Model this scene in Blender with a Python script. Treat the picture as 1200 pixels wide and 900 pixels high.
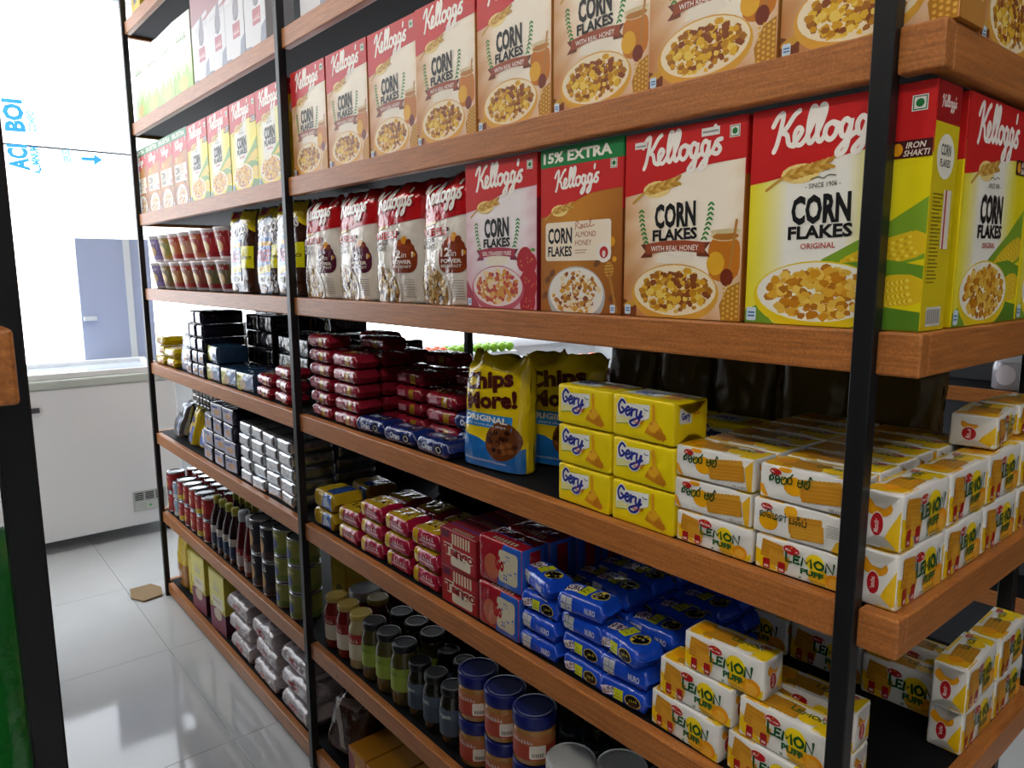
import bpy, bmesh, math, random
from mathutils import Vector, Matrix, noise

for o in list(bpy.data.objects):
    bpy.data.objects.remove(o)
scene = bpy.context.scene
COL = scene.collection
PI = math.pi

# ------------------------------------------------------------------ camera
CAM = Vector((0.405, -0.893, 1.599))
FPX = 858.4                      # focal length in pixels of the 1200 wide frame
YAW, PITCH, ROLL = math.radians(-50.28), math.radians(8.707), math.radians(-0.21)
_f = Vector((math.sin(YAW)*math.cos(PITCH), math.cos(YAW)*math.cos(PITCH), -math.sin(PITCH)))
_r0 = Vector((math.cos(YAW), -math.sin(YAW), 0)); _u0 = _r0.cross(_f)
_r = _r0*math.cos(ROLL) + _u0*math.sin(ROLL); _u = _u0*math.cos(ROLL) - _r0*math.sin(ROLL)
cam_data = bpy.data.cameras.new('camera'); cam = bpy.data.objects.new('camera', cam_data); COL.objects.link(cam)
m = Matrix((_r, _u, -_f)).transposed().to_4x4(); m.translation = CAM; cam.matrix_world = m
cam_data.sensor_width = 36; cam_data.lens = FPX/1200*36; cam_data.clip_start = .02
scene.camera = cam
def ray(px, py): return _f + _r*((px-600)/FPX) + _u*((450-py)/FPX)
def on_x(px, py, x): d = ray(px, py); return CAM + d*((x-CAM.x)/d.x)
def on_y(px, py, y): d = ray(px, py); return CAM + d*((y-CAM.y)/d.y)
def on_z(px, py, z): d = ray(px, py); return CAM + d*((z-CAM.z)/d.z)

# ------------------------------------------------------------------ world, exposure
w = bpy.data.worlds.new('world'); scene.world = w; w.use_nodes = True
w.node_tree.nodes['Background'].inputs[0].default_value = (.75, .85, 1, 1)
w.node_tree.nodes['Background'].inputs[1].default_value = .25
vs = scene.view_settings
vs.view_transform = 'Standard'; vs.look = 'None'; vs.gamma = 1; vs.use_curve_mapping = False
vs.exposure = 0.4
TUBE_EMIT = 15.0          # ceiling tube lamps
PANE_EMIT = 2.6           # glow added to the white film covered wall panels

# ------------------------------------------------------------------ materials
def lin(c):
    if isinstance(c, str):
        c = c.lstrip('#'); c = [int(c[i:i+2], 16)/255 for i in (0, 2, 4)]
    return tuple((x/12.92 if x <= .04045 else ((x+.055)/1.055)**2.4) for x in c)
MATS = {}
def mat(name, col=None, rough=.5, metal=0, spec=.5, attr=False, bump=0, bscale=60, coat=0, emit=0, trans=0, alpha=1, ior=1.45, detail=3, bdist=.002, vor=False):
    if name in MATS: return MATS[name]
    M = bpy.data.materials.new(name); M.use_nodes = True; nt = M.node_tree; b = nt.nodes['Principled BSDF']
    if attr:
        a = nt.nodes.new('ShaderNodeAttribute'); a.attribute_name = 'Col'
        nt.links.new(a.outputs['Color'], b.inputs['Base Color'])
    elif col is not None: b.inputs['Base Color'].default_value = (*lin(col), 1)
    b.inputs['Roughness'].default_value = rough; b.inputs['Metallic'].default_value = metal
    b.inputs['Specular IOR Level'].default_value = spec; b.inputs['Coat Weight'].default_value = coat
    b.inputs['IOR'].default_value = ior; b.inputs['Transmission Weight'].default_value = trans
    b.inputs['Alpha'].default_value = alpha
    if coat: b.inputs['Coat Roughness'].default_value = .08
    if emit:
        b.inputs['Emission Color'].default_value = (*lin(col), 1); b.inputs['Emission Strength'].default_value = emit
    if bump:
        tc = nt.nodes.new('ShaderNodeTexCoord')
        if vor:
            n = nt.nodes.new('ShaderNodeTexVoronoi'); n.inputs['Scale'].default_value = bscale; n.feature = 'F1'; out = n.outputs['Distance']
        else:
            n = nt.nodes.new('ShaderNodeTexNoise'); n.inputs['Scale'].default_value = bscale; n.inputs['Detail'].default_value = detail; out = n.outputs['Fac']
        n2 = nt.nodes.new('ShaderNodeObjectInfo')
        ad = nt.nodes.new('ShaderNodeVectorMath'); ad.operation = 'MULTIPLY_ADD'; ad.inputs[1].default_value = (1, 1, 1)
        nt.links.new(tc.outputs['Object'], ad.inputs[0]); nt.links.new(n2.outputs['Random'], ad.inputs[2])
        nt.links.new(ad.outputs[0], n.inputs['Vector'])
        bp = nt.nodes.new('ShaderNodeBump'); bp.inputs['Strength'].default_value = bump; bp.inputs['Distance'].default_value = bdist
        nt.links.new(out, bp.inputs['Height']); nt.links.new(bp.outputs[0], b.inputs['Normal'])
        if coat: nt.links.new(bp.outputs[0], b.inputs['Coat Normal'])
    MATS[name] = M; return M
CARTON = mat('printed_carton', attr=True, rough=.38, spec=.4)
FILM = mat('printed_film', attr=True, rough=.3, spec=.5, bump=.5, bscale=38, bdist=.003)
GLOSS = mat('glossy_film', attr=True, rough=.16, spec=.7, bump=.8, bscale=34, bdist=.005, coat=.3)
FOIL = mat('silver_foil', attr=True, rough=.22, metal=.85, bump=.8, bscale=45, bdist=.004)
PAPER = mat('printed_label', attr=True, rough=.4)
PLASTIC = mat('coloured_plastic', attr=True, rough=.35)
TIN = mat('tin_metal', '#b9bcc0', rough=.25, metal=.9)
JARGLASS = mat('jar_glass', attr=True, rough=.08, spec=.6, coat=.4)
BLACK = mat('black_powder_coat', '#0d0f13', rough=.42, spec=.5, bump=.05, bscale=300)
DECK = mat('dark_deck_sheet', '#0e0f12', rough=.7, spec=.2, bump=.15, bscale=25)
WHITE = mat('white_enamel', '#f5f7f8', rough=.25)
RIM = mat('grey_green_rim', '#c9d0c8', rough=.4)
def wood_material(name, c1, c2, c3):
    M = bpy.data.materials.new(name); M.use_nodes = True; nt = M.node_tree; b = nt.nodes['Principled BSDF']
    tc = nt.nodes.new('ShaderNodeTexCoord'); mp = nt.nodes.new('ShaderNodeMapping'); mp.inputs['Scale'].default_value = (5, 60, 110)
    oi = nt.nodes.new('ShaderNodeObjectInfo'); ad = nt.nodes.new('ShaderNodeVectorMath'); ad.operation = 'MULTIPLY_ADD'; ad.inputs[1].default_value = (1, 1, 1)
    nt.links.new(tc.outputs['Object'], ad.inputs[0]); nt.links.new(oi.outputs['Random'], ad.inputs[2]); nt.links.new(ad.outputs[0], mp.inputs['Vector'])
    n = nt.nodes.new('ShaderNodeTexNoise'); n.inputs['Scale'].default_value = 2.2; n.inputs['Detail'].default_value = 7; n.inputs['Distortion'].default_value = .6
    nt.links.new(mp.outputs[0], n.inputs['Vector'])
    cr = nt.nodes.new('ShaderNodeValToRGB'); e = cr.color_ramp.elements
    e[0].position = .3; e[0].color = (*lin(c1), 1); e[1].position = .72; e[1].color = (*lin(c3), 1)
    k = cr.color_ramp.elements.new(.5); k.color = (*lin(c2), 1)
    nt.links.new(n.outputs['Fac'], cr.inputs[0])
    n2 = nt.nodes.new('ShaderNodeTexNoise'); n2.inputs['Scale'].default_value = 260; nt.links.new(tc.outputs['Object'], n2.inputs['Vector'])
    mx = nt.nodes.new('ShaderNodeMixRGB'); mx.blend_type = 'OVERLAY'; mx.inputs[0].default_value = .45
    nt.links.new(cr.outputs[0], mx.inputs[1]); nt.links.new(n2.outputs['Fac'], mx.inputs[2])
    # worn knots
    v = nt.nodes.new('ShaderNodeTexVoronoi'); v.inputs['Scale'].default_value = 4.5; nt.links.new(ad.outputs[0], v.inputs['Vector'])
    r2 = nt.nodes.new('ShaderNodeValToRGB'); r2.color_ramp.elements[0].position = .012; r2.color_ramp.elements[0].color = (.25, .2, .18, 1); r2.color_ramp.elements[1].position = .04; r2.color_ramp.elements[1].color = (1, 1, 1, 1)
    nt.links.new(v.outputs['Distance'], r2.inputs[0])
    m2 = nt.nodes.new('ShaderNodeMixRGB'); m2.blend_type = 'MULTIPLY'; m2.inputs[0].default_value = .8
    nt.links.new(mx.outputs[0], m2.inputs[1]); nt.links.new(r2.outputs[0], m2.inputs[2])
    nt.links.new(m2.outputs[0], b.inputs['Base Color'])
    b.inputs['Roughness'].default_value = .42
    bp = nt.nodes.new('ShaderNodeBump'); bp.inputs['Strength'].default_value = .12; bp.inputs['Distance'].default_value = .001
    nt.links.new(n2.outputs['Fac'], bp.inputs['Height']); nt.links.new(bp.outputs[0], b.inputs['Normal'])
    return M
WOOD = wood_material('reddish_brown_wood', '#9a5d2a', '#ad6b33', '#c07c3e')

# ------------------------------------------------------------------ object helpers
def tag(o, label=None, cat=None, group=None, kind=None):
    if label: o['label'] = label
    if cat: o['category'] = cat
    if group: o['group'] = group
    if kind: o['kind'] = kind
    return o
def empty(name, loc=(0, 0, 0), rz=0):
    o = bpy.data.objects.new(name, None); COL.objects.link(o); o.location = loc; o.rotation_euler = (0, 0, rz)
    o.empty_display_size = .05; return o
def link(name, me, parent=None):
    o = bpy.data.objects.new(name, me); COL.objects.link(o)
    if parent: o.parent = parent
    return o
def mesh_of(name, bm, material, smooth=False):
    me = bpy.data.meshes.new(name); bm.to_mesh(me); bm.free()
    me.materials.append(material)
    if smooth:
        for p in me.polygons: p.use_smooth = True
    return me
def box_bm(x0, y0, z0, x1, y1, z1, bev=0, seg=1):
    bm = bmesh.new(); bmesh.ops.create_cube(bm, size=1)
    bmesh.ops.scale(bm, vec=(x1-x0, y1-y0, z1-z0), verts=bm.verts)
    bmesh.ops.translate(bm, vec=((x0+x1)/2, (y0+y1)/2, (z0+z1)/2), verts=bm.verts)
    if bev: bmesh.ops.bevel(bm, geom=list(bm.edges), offset=bev, segments=seg, affect='EDGES', profile=.5)
    return bm
def box(name, a, b, material, parent=None, bev=0, seg=1):
    return link(name, mesh_of(name, box_bm(*a, *b, bev, seg), material, False), parent)
def color_layer(bm):
    return bm.loops.layers.float_color.get('Col') or bm.loops.layers.float_color.new('Col')
def paint_all(bm, col):
    l = color_layer(bm); c = (*lin(col), 1)
    for f in bm.faces:
        for lp in f.loops: lp[l] = c
    return bm
ORD = ['zeroth', 'first', 'second', 'third', 'fourth', 'fifth', 'sixth', 'seventh', 'eighth', 'ninth', 'tenth', 'eleventh', 'twelfth']

# ------------------------------------------------------------------ drawing flat print
_txt = {}
def text_tris(s, bold):
    k = (s, bold)
    if k not in _txt:
        cu = bpy.data.curves.new('t', 'FONT'); cu.body = s; cu.size = 1; cu.offset = bold; cu.resolution_u = 2; cu.dimensions = '2D'; cu.fill_mode = 'FRONT'
        o = bpy.data.objects.new('t', cu); me = o.to_mesh()
        _txt[k] = ([(v.co.x, v.co.y) for v in me.vertices], [tuple(p.vertices) for p in me.polygons])
        o.to_mesh_clear(); bpy.data.objects.remove(o); bpy.data.curves.remove(cu)
    return _txt[k]
def spline(pts, n=6, closed=False):
    P = [Vector((*p, 0)) for p in pts]; out = []; N = len(P)
    rng = range(N if closed else N-1)
    for i in rng:
        if closed: p0, p1, p2, p3 = P[(i-1) % N], P[i], P[(i+1) % N], P[(i+2) % N]
        else: p0, p1, p2, p3 = P[max(i-1, 0)], P[i], P[i+1], P[min(i+2, N-1)]
        for k in range(n):
            t = k/n
            q = .5*((2*p1)+(-p0+p2)*t+(2*p0-5*p1+4*p2-p3)*t*t+(-p0+3*p1-3*p2+p3)*t**3)
            out.append((q.x, q.y))
    if not closed: out.append((P[-1].x, P[-1].y))
    return out
SCRIPT = [   # handwritten brand lettering, one list for each pen stroke
    [(.0, .66), (.12, .9), (.24, .97), (.2, .62), (.1, .15), (.02, -.06)],
    [(.62, .97), (.5, .86), (.32, .56), (.18, .44)], [(.2, .45), (.33, .36), (.38, .1), (.5, .02)],
    [(.5, .1), (.62, .26), (.68, .42), (.6, .5), (.52, .34), (.54, .08), (.66, .03), (.78, .18)],
    [(.78, .18), (.94, .6), (1.0, .92), (.92, .98), (.84, .6), (.82, .16), (.88, .03), (.99, .18)],
    [(.99, .18), (1.15, .6), (1.21, .92), (1.13, .98), (1.05, .6), (1.03, .16), (1.09, .03), (1.18, .14)],
    [(1.36, .48), (1.24, .4), (1.2, .18), (1.3, .03), (1.42, .14), (1.46, .36), (1.36, .48), (1.5, .4)],
    [(1.72, .42), (1.64, .49), (1.55, .34), (1.56, .1), (1.66, .06), (1.74, .3), (1.76, .48), (1.72, .1), (1.64, -.3), (1.5, -.42), (1.48, -.3), (1.66, -.06), (1.86, .12)],
    [(2.06, .42), (1.98, .49), (1.89, .34), (1.9, .1), (2.0, .06), (2.08, .3), (2.1, .48), (2.06, .1), (1.98, -.3), (1.84, -.42), (1.82, -.3), (2.0, -.06), (2.2, .16), (2.3, .4)],
    [(2.28, .9), (2.25, .72)],
    [(2.46, .46), (2.34, .44), (2.34, .32), (2.42, .16), (2.34, .03), (2.22, .06)]]
SINHALA = [  # rounded letters of the second-language pack face
    [(.0, .1), (.0, .4), (.2, .5), (.3, .3), (.15, .15), (.05, .3), (.2, .6), (.4, .55)], [(.5, .1), (.45, .4), (.6, .55), (.75, .4), (.75, .1), (.6, .0), (.5, .12), (.6, .3), (.85, .3)],
    [(.95, .5), (.9, .15), (1.05, .0), (1.25, .1), (1.3, .4), (1.15, .5), (1.05, .3)], [(1.4, .1), (1.4, .45), (1.55, .55), (1.7, .4), (1.65, .1), (1.5, .1)], [(1.6, .6), (1.75, .8)],
    [(2.2, .5), (2.15, .1), (2.35, .0), (2.5, .2), (2.5, .55), (2.4, .3), (2.2, .3)], [(2.7, .5), (2.65, .1), (2.85, .0), (3.0, .2), (3.0, .5), (2.85, .5), (2.8, .3)], [(2.95, .55), (3.05, .85), (3.15, .7)]]

class Draw:
    """flat print in (u, v) metres, stacked by tiny layer offsets; sheet(name) starts a new mesh part"""
    LAYER = 1.0e-5
    def __init__(s): s.sheets = []; s.L = 1; s.rot = None
    def sheet(s, name):
        bm = bmesh.new(); s.bm = bm; s.cl = color_layer(bm); s.sheets.append((name, bm)); return s
    def _face(s, pts, cols, dl=.02):
        s.L += dl
        try: f = s.bm.faces.new([s.bm.verts.new((p[0], p[1], s.L*s.LAYER)) for p in pts])
        except ValueError: return
        for i, lp in enumerate(f.loops): lp[s.cl] = cols[i] if isinstance(cols, list) else cols
    def poly(s, pts, col, keep=False):
        if not keep: s.L += 1
        s._face(pts, (*lin(col), 1)); return s
    def rect(s, x0, y0, x1, y1, col): return s.poly([(x0, y0), (x1, y0), (x1, y1), (x0, y1)], col)
    def rrect(s, x0, y0, x1, y1, r, col):
        p = []
        for cx, cy, a in ((x1-r, y1-r, 0), (x0+r, y1-r, 90), (x0+r, y0+r, 180), (x1-r, y0+r, 270)):
            for k in range(4): t = math.radians(a+k*30); p.append((cx+r*math.cos(t), cy+r*math.sin(t)))
        return s.poly(p, col)
    def grad(s, x0, y0, x1, y1, nx, ny, fn):
        s.L += 1
        for i in range(nx):
            for j in range(ny):
                P = [(x0+(x1-x0)*(i+a)/nx, y0+(y1-y0)*(j+b)/ny) for a, b in ((0, 0), (1, 0), (1, 1), (0, 1))]
                s._face(P, [(*lin(fn(*p)), 1) for p in P], 0)
        return s
    def ell(s, cx, cy, rx, ry, col, n=18, rot=0, a0=0, a1=2*PI, keep=False):
        c, sn = math.cos(rot), math.sin(rot); full = a1-a0 > 6.28
        p = []
        for k in range(n if full else n+1):
            t = a0+(a1-a0)*k/n; x, y = rx*math.cos(t), ry*math.sin(t); p.append((cx+x*c-y*sn, cy+x*sn+y*c))
        return s.poly(p, col, keep)
    def stroke(s, pts, wd, col, n=6, closed=False, smooth=True, keep=False, taper=False):
        if not keep: s.L += 1
        p = spline(pts, n, closed) if smooth and len(pts) > 2 else list(pts)
        c = (*lin(col), 1); N = len(p); off = []
        for i in range(N):
            a = p[(i-1) % N] if (closed or i) else p[0]; b = p[(i+1) % N] if (closed or i < N-1) else p[-1]
            d = Vector((b[0]-a[0], b[1]-a[1])); d = d.normalized() if d.length > 1e-9 else Vector((1, 0))
            wv = wd*.5*((math.sin(PI*(.12+.76*i/max(N-1, 1)))) if taper else 1)
            off.append((-d.y*wv, d.x*wv))
        for i in range(N if closed else N-1):
            j = (i+1) % N
            s._face([(p[i][0]-off[i][0], p[i][1]-off[i][1]), (p[j][0]-off[j][0], p[j][1]-off[j][1]), (p[j][0]+off[j][0], p[j][1]+off[j][1]), (p[i][0]+off[i][0], p[i][1]+off[i][1])], c)
        if not closed:
            for q in (p[0], p[-1]): s.ell(q[0], q[1], wd*.5*(.4 if taper else 1), wd*.5*(.4 if taper else 1), col, 8, keep=True)
        return s
    def text(s, t, x, y, h, col, w=None, bold=.02, xs=1, rot=0, shear=0, align='l'):
        """h = cap height; w = forced total width"""
        if t[0] == '~':      # print too small to read in the photograph: a row of illegible marks
            W_ = w or h*3; x0 = x-{'l': 0, 'c': W_/2, 'r': W_}[align]; n = max(3, int(W_/(h*.7))); R = random.Random(n*7+len(t)); c, sn = math.cos(rot), math.sin(rot); s.L += 1
            for k in range(n):
                a, b = W_*(k+.1)/n, W_*(k+.75)/n; hh = h*R.uniform(.55, 1)
                Q = [(a, 0), (b, 0), (b, hh*.3), (a+(b-a)*.4, hh*.3), (a+(b-a)*.4, hh), (a, hh)]
                s.poly([((x0 if align == 'l' else x0)+u*c-v*sn, y+u*sn+v*c) for u, v in Q], col, keep=True)
            return s
        s.L += 1; V, F = text_tris(t, bold)
        if not V: return s
        sc = h/.73; mn = min(v[0] for v in V); mx = max(v[0] for v in V)
        k = w/(mx-mn) if w else sc*xs
        wd = (mx-mn)*k; ox = {'l': 0, 'c': -wd/2, 'r': -wd}[align]
        c, sn = math.cos(rot), math.sin(rot); cc = (*lin(col), 1)
        P = []
        for a, b in V:
            X = (a-mn)*k+ox+shear*b*sc; Y = b*sc; P.append((x+X*c-Y*sn, y+X*sn+Y*c))
        for f in F: s._face([P[i] for i in f], cc, 0)
        return s
    def script(s, x, y, wd, col, rot=.03, pen=.088, strokes=SCRIPT, span=2.5, ysc=.76):
        k = wd/span; c, sn = math.cos(rot), math.sin(rot); s.L += 1
        for st in strokes:
            s.stroke([(x+a*k*c-b*ysc*k*sn, y+a*k*sn+b*ysc*k*c) for a, b in st], pen*k*1.25, col, 5, keep=True)
        return s
    def leaf_spray(s, x, y, h, col, side=1, n=8):
        for i in range(n):
            t = i/(n-1); yy = y+h*t; xx = x+side*h*.18*(math.sin(t*PI*.5)-.2)*1.2
            s.ell(xx-h*.05, yy, h*.09, h*.035, col, 8, rot=.7, keep=i > 0); s.ell(xx+h*.05, yy, h*.09, h*.035, col, 8, rot=PI-.7, keep=True)
        return s
    def wheat(s, x, y, l, rot=.15):
        c, sn = math.cos(rot), math.sin(rot)
        g = ['#c99a3a', '#dbb45a', '#b9862c']
        s.ell(x+l*.1, y, l*.34, l*.16, '#f3d98a', 14)
        s.stroke([(x-l*.5, y-l*.22), (x-l*.1, y), (x+l*.5, y+l*.1)], l*.05, g[0])
        for i in range(9):
            t = i/8; px, py = x-l*.1+l*.7*t, y-l*.02+l*.13*t
            s.ell(px, py+l*.05, l*.1, l*.035, g[i % 3], 8, rot+.5); s.ell(px, py-l*.04, l*.1, l*.035, g[(i+1) % 3], 8, rot-.4)
        return s
    def bowl(s, cx, cy, rx, ry, rim, milk, flakes, n, seed=1, tall=1.0):
        R = random.Random(seed)
        s.ell(cx, cy-ry*.12*tall, rx, ry*1.1, rim, 28); s.ell(cx, cy, rx*.94, ry*.93, milk, 28)
        s.L += 1
        for i in range(n):
            a = R.uniform(0, 2*PI); q = math.sqrt(R.random())*.84
            x, y = cx+rx*.94*q*math.cos(a), cy+ry*.93*q*math.sin(a); k = rx*R.uniform(.06, .115); b = R.uniform(0, 6)
            p = [(x+k*R.uniform(.6, 1.1)*math.cos(b+j*1.05), y+k*R.uniform(.45, .85)*math.sin(b+j*1.05)) for j in range(6)]
            s.L += .1; s.poly(p, R.choice(flakes), keep=True)
        s.L = math.ceil(s.L); return s
    def finish(s, mp, step=None, material=CARTON, clip=None):
        """map (u, v, offset) -> 3-D by mp and return [(name, mesh)]"""
        out = []
        for name, bm in s.sheets:
            if not bm.faces: bm.free(); continue
            if clip:
                for ax in (0, 1):
                    for lim, sg in ((.0008, -1), (clip[ax]-.0008, 1)):
                        if any((v.co[ax]-lim)*sg > 0 for v in bm.verts):
                            co = [0, 0, 0]; no = [0, 0, 0]; co[ax] = lim; no[ax] = sg
                            bmesh.ops.bisect_plane(bm, geom=list(bm.verts)+list(bm.edges)+list(bm.faces), dist=1e-6, plane_co=co, plane_no=no, clear_outer=True)
            if step:
                for ax in (0, 1):
                    lo = min(v.co[ax] for v in bm.verts); hi = max(v.co[ax] for v in bm.verts)
                    k = math.floor(lo/step)+1
                    while k*step < hi:
                        co = [0, 0, 0]; no = [0, 0, 0]; co[ax] = k*step; no[ax] = 1
                        bmesh.ops.bisect_plane(bm, geom=list(bm.verts)+list(bm.edges)+list(bm.faces), dist=1e-6, plane_co=co, plane_no=no)
                        k += 1
            for v in bm.verts: v.co = mp(v.co.x, v.co.y, v.co.z)
            bmesh.ops.recalc_face_normals(bm, faces=[])
            out.append((name, mesh_of(name, bm, material, bool(step))))
        s.sheets = []; return out

# ------------------------------------------------------------------ package bodies
class Kind:
    """a package: body mesh + printed parts, spawned as often as needed (copies share mesh data)"""
    def __init__(s, name, body, parts, size):
        s.name = name; s.body = body; s.parts = parts
        tops = [max(v.co.z for v in m_.vertices) for m_ in [body]+[p[1] for p in parts]]; s.size = (size[0], size[1], max(tops))
def spawn(kind, label, cat, group, loc, rz=0, rx=0, ry=0, name=None):
    o = link(name or kind.name, kind.body); o.location = loc
    if rx or ry:      # a leaning pack still rests on its lowest corner
        q = Matrix.Rotation(ry, 3, 'Y') @ Matrix.Rotation(rx, 3, 'X'); loc = (loc[0], loc[1], loc[2]-min((q @ v.co).z for v in kind.body.vertices))
    o.matrix_world = Matrix.Translation(loc) @ Matrix.Rotation(rz, 4, 'Z') @ Matrix.Rotation(ry, 4, 'Y') @ Matrix.Rotation(rx, 4, 'X')
    tag(o, label, cat, group)
    for nm, me, in kind.parts: link(nm, me, o)
    return o
# faces of a box W (x) by D (y) by H (z), origin at the middle of the base; u to the right and v up as seen facing the face
def face_maps(W, D, H):
    return {'front': lambda u, v, o: Vector((-W/2+u, -D/2-o, v)), 'right': lambda u, v, o: Vector((W/2+o, -D/2+u, v)),
            'left': lambda u, v, o: Vector((-W/2-o, D/2-u, v)), 'top': lambda u, v, o: Vector((-W/2+u, -D/2+v, H+o)), 'back': lambda u, v, o: Vector((W/2-u, D/2+o, v))}
def carton(name, W, D, H, side_cols, prints, bev=.0016):
    """side_cols: list of (z fraction from, colour) bands for the body; prints {face: draw function}"""
    bm = box_bm(-W/2, -D/2, 0, W/2, D/2, H, bev)
    for z, _ in side_cols[1:]:
        bmesh.ops.bisect_plane(bm, geom=list(bm.verts)+list(bm.edges)+list(bm.faces), plane_co=(0, 0, z*H), plane_no=(0, 0, 1))
    l = color_layer(bm)
    for f in bm.faces:
        c = side_cols[0][1]; z = f.calc_center_median().z/H
        for zz, cc in side_cols:
            if z >= zz-1e-4: c = cc
        for lp in f.loops: lp[l] = (*lin(c), 1)
    body = mesh_of(name, bm, CARTON)
    fm = face_maps(W, D, H); parts = []
    for fc, fn in prints.items():
        d = Draw(); cw = (W if fc in ('front', 'top', 'back') else D, H if fc != 'top' else D); fn(d, *cw); parts += d.finish(fm[fc], clip=cw)
    return Kind(name, body, parts, (W, D, H))
def soft_map(W, D, H, r, bulge, wr, seed, fin=0, freq=30):
    """film wrapped pack lying along x; fin = share of the length pinched flat at both ends"""
    hx, hy, hz = W/2, D/2, H/2
    def mp(p, n, off):
        q = Vector((max(-hx+r, min(hx-r, p.x)), max(-hy+r, min(hy-r, p.y)), max(-hz+r, min(hz-r, p.z))))
        d = p-q; nn = d.normalized() if d.length > 1e-9 else n
        P = q+nn*r if d.length > 1e-9 else p.copy()
        a, b, c = p.x/hx, p.y/hy, p.z/hz
        e = 1-max(abs(n.x)*0, 0)
        P += n*bulge*(1-(a*a if not n.x else b*b))*(1-(c*c if not n.z else b*b))
        ed = sorted((hx-abs(p.x), hy-abs(p.y), hz-abs(p.z)))[1]; fade = min(1, max(0, ed/(r*1.6)))
        P += n*wr*fade*(noise.noise((p+Vector((seed*3.1, seed, 0)))*freq)*1.0+.4*noise.noise((p+Vector((seed, 0, 9)))*freq*2.3))
        if fin:
            t = abs(P.x)/hx; k = max(0, (t-(1-fin*2.2))/(fin*1.6)); k = min(k, 1); s = 1-.93*(k*k*(3-2*k))
            P.z = P.z*s+(noise.noise(Vector((P.y*45, seed, t)))*.004*k); P.y *= 1-.06*k
        P += n*off
        P.z += hz
        if P.z < 0: P.z *= .02
        P.z = max(P.z, 0); return P
    return mp
FACES = {'front': ((1, 0, 0), (0, 0, 1), (0, -1, 0)), 'back': ((-1, 0, 0), (0, 0, 1), (0, 1, 0)), 'right': ((0, 1, 0), (0, 0, 1), (1, 0, 0)), 'left': ((0, -1, 0), (0, 0, 1), (-1, 0, 0)), 'top': ((1, 0, 0), (0, 1, 0), (0, 0, 1)), 'bottom': ((1, 0, 0), (0, -1, 0), (0, 0, -1))}
def grid_body(name, dims, mp, colfn, res, material, inset=0):
    def cuts(L):
        n = max(2, round(L/res)); t = [L*i/n for i in range(n+1)]
        if inset and L > 3*inset: t = [0, inset*.35]+[inset+(L-2*inset)*i/n for i in range(n+1)]+[L-inset*.35, L]
        return t
    h = Vector((dims[0]/2, dims[1]/2, dims[2]/2)); bm = bmesh.new(); l = color_layer(bm)
    for fc, (U, V, N) in FACES.items():
        U, V, N = Vector(U), Vector(V), Vector(N)
        lu, lv, ln = abs(U.dot(h)), abs(V.dot(h)), abs(N.dot(h))
        cu, cv = cuts(2*lu), cuts(2*lv); nu, nv = len(cu)-1, len(cv)-1; G = []
        for i in range(nu+1):
            G.append([bm.verts.new(mp(U*(-lu+cu[i])+V*(-lv+cv[j])+N*ln, N, 0)) for j in range(nv+1)])
        for i in range(nu):
            for j in range(nv):
                q = [G[i][j], G[i+1][j], G[i+1][j+1], G[i][j+1]]; f = bm.faces.new(q)
                c = (*lin(colfn(fc, (cu[i]+cu[i+1])/2, (cv[j]+cv[j+1])/2)), 1)
                for lp in f.loops: lp[l] = c
    bmesh.ops.remove_doubles(bm, verts=bm.verts, dist=6e-5 if inset else min(dims)*.02+2e-5)
    return mesh_of(name, bm, material, True)
def soft_pack(name, W, D, H, colfn, prints, r=.006, bulge=.001, wr=.0008, seed=1, fin=0, res=.008, material=FILM, pmat=None, step=.007, flaps=None, freq=30):
    mp = soft_map(W, D, H, r, bulge, wr, seed, fin, freq)
    if isinstance(colfn, str): c0 = colfn; colfn = lambda f, u, v: c0
    body = grid_body(name, (W, D, H), mp, colfn, res, material, r); parts = []
    for fc, fn in prints.items():
        U, V, N = [Vector(x) for x in FACES[fc]]; h = Vector((W/2, D/2, H/2)); lu, lv, ln = abs(U.dot(h)), abs(V.dot(h)), abs(N.dot(h))
        d = Draw(); fn(d, 2*lu, 2*lv)
        parts += d.finish(lambda u, v, o, U=U, V=V, N=N, lu=lu, lv=lv, ln=ln: mp(U*(u-lu)+V*(v-lv)+N*ln, N, o*6+.0004), step, pmat or material, (2*lu, 2*lv))
    if flaps: parts += flaps(W, D, H)
    return Kind(name, body, parts, (W, D, H))
def end_flaps(col, tip=.02):
    """folded triangular film ends of a biscuit brick"""
    def fn(W, D, H):
        out = []
        for s in (-1, 1):
            x = s*(W/2+.0012)
            P = [(x, -D*.42, H*.95), (x, D*.42, H*.95), (x+s*.002, D*.12, H*.74), (x+s*.003, -D*.12, H*.72)]
            Q = [(x, -D*.42, H*.05), (x, D*.42, H*.05), (x+s*.002, D*.12, H*.22), (x+s*.002, -D*.12, H*.24)]
            for pts in (P, Q):
                bm = bmesh.new(); l = color_layer(bm)
                bm.faces.new([bm.verts.new(q) for q in pts]); bmesh.ops.solidify(bm, geom=list(bm.faces), thickness=.0006)
                for f in bm.faces:
                    for lp in f.loops: lp[l] = (*lin(col), 1)
                out.append(('end_flap', mesh_of('end_flap', bm, FILM)))
        return out
    return fn
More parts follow.
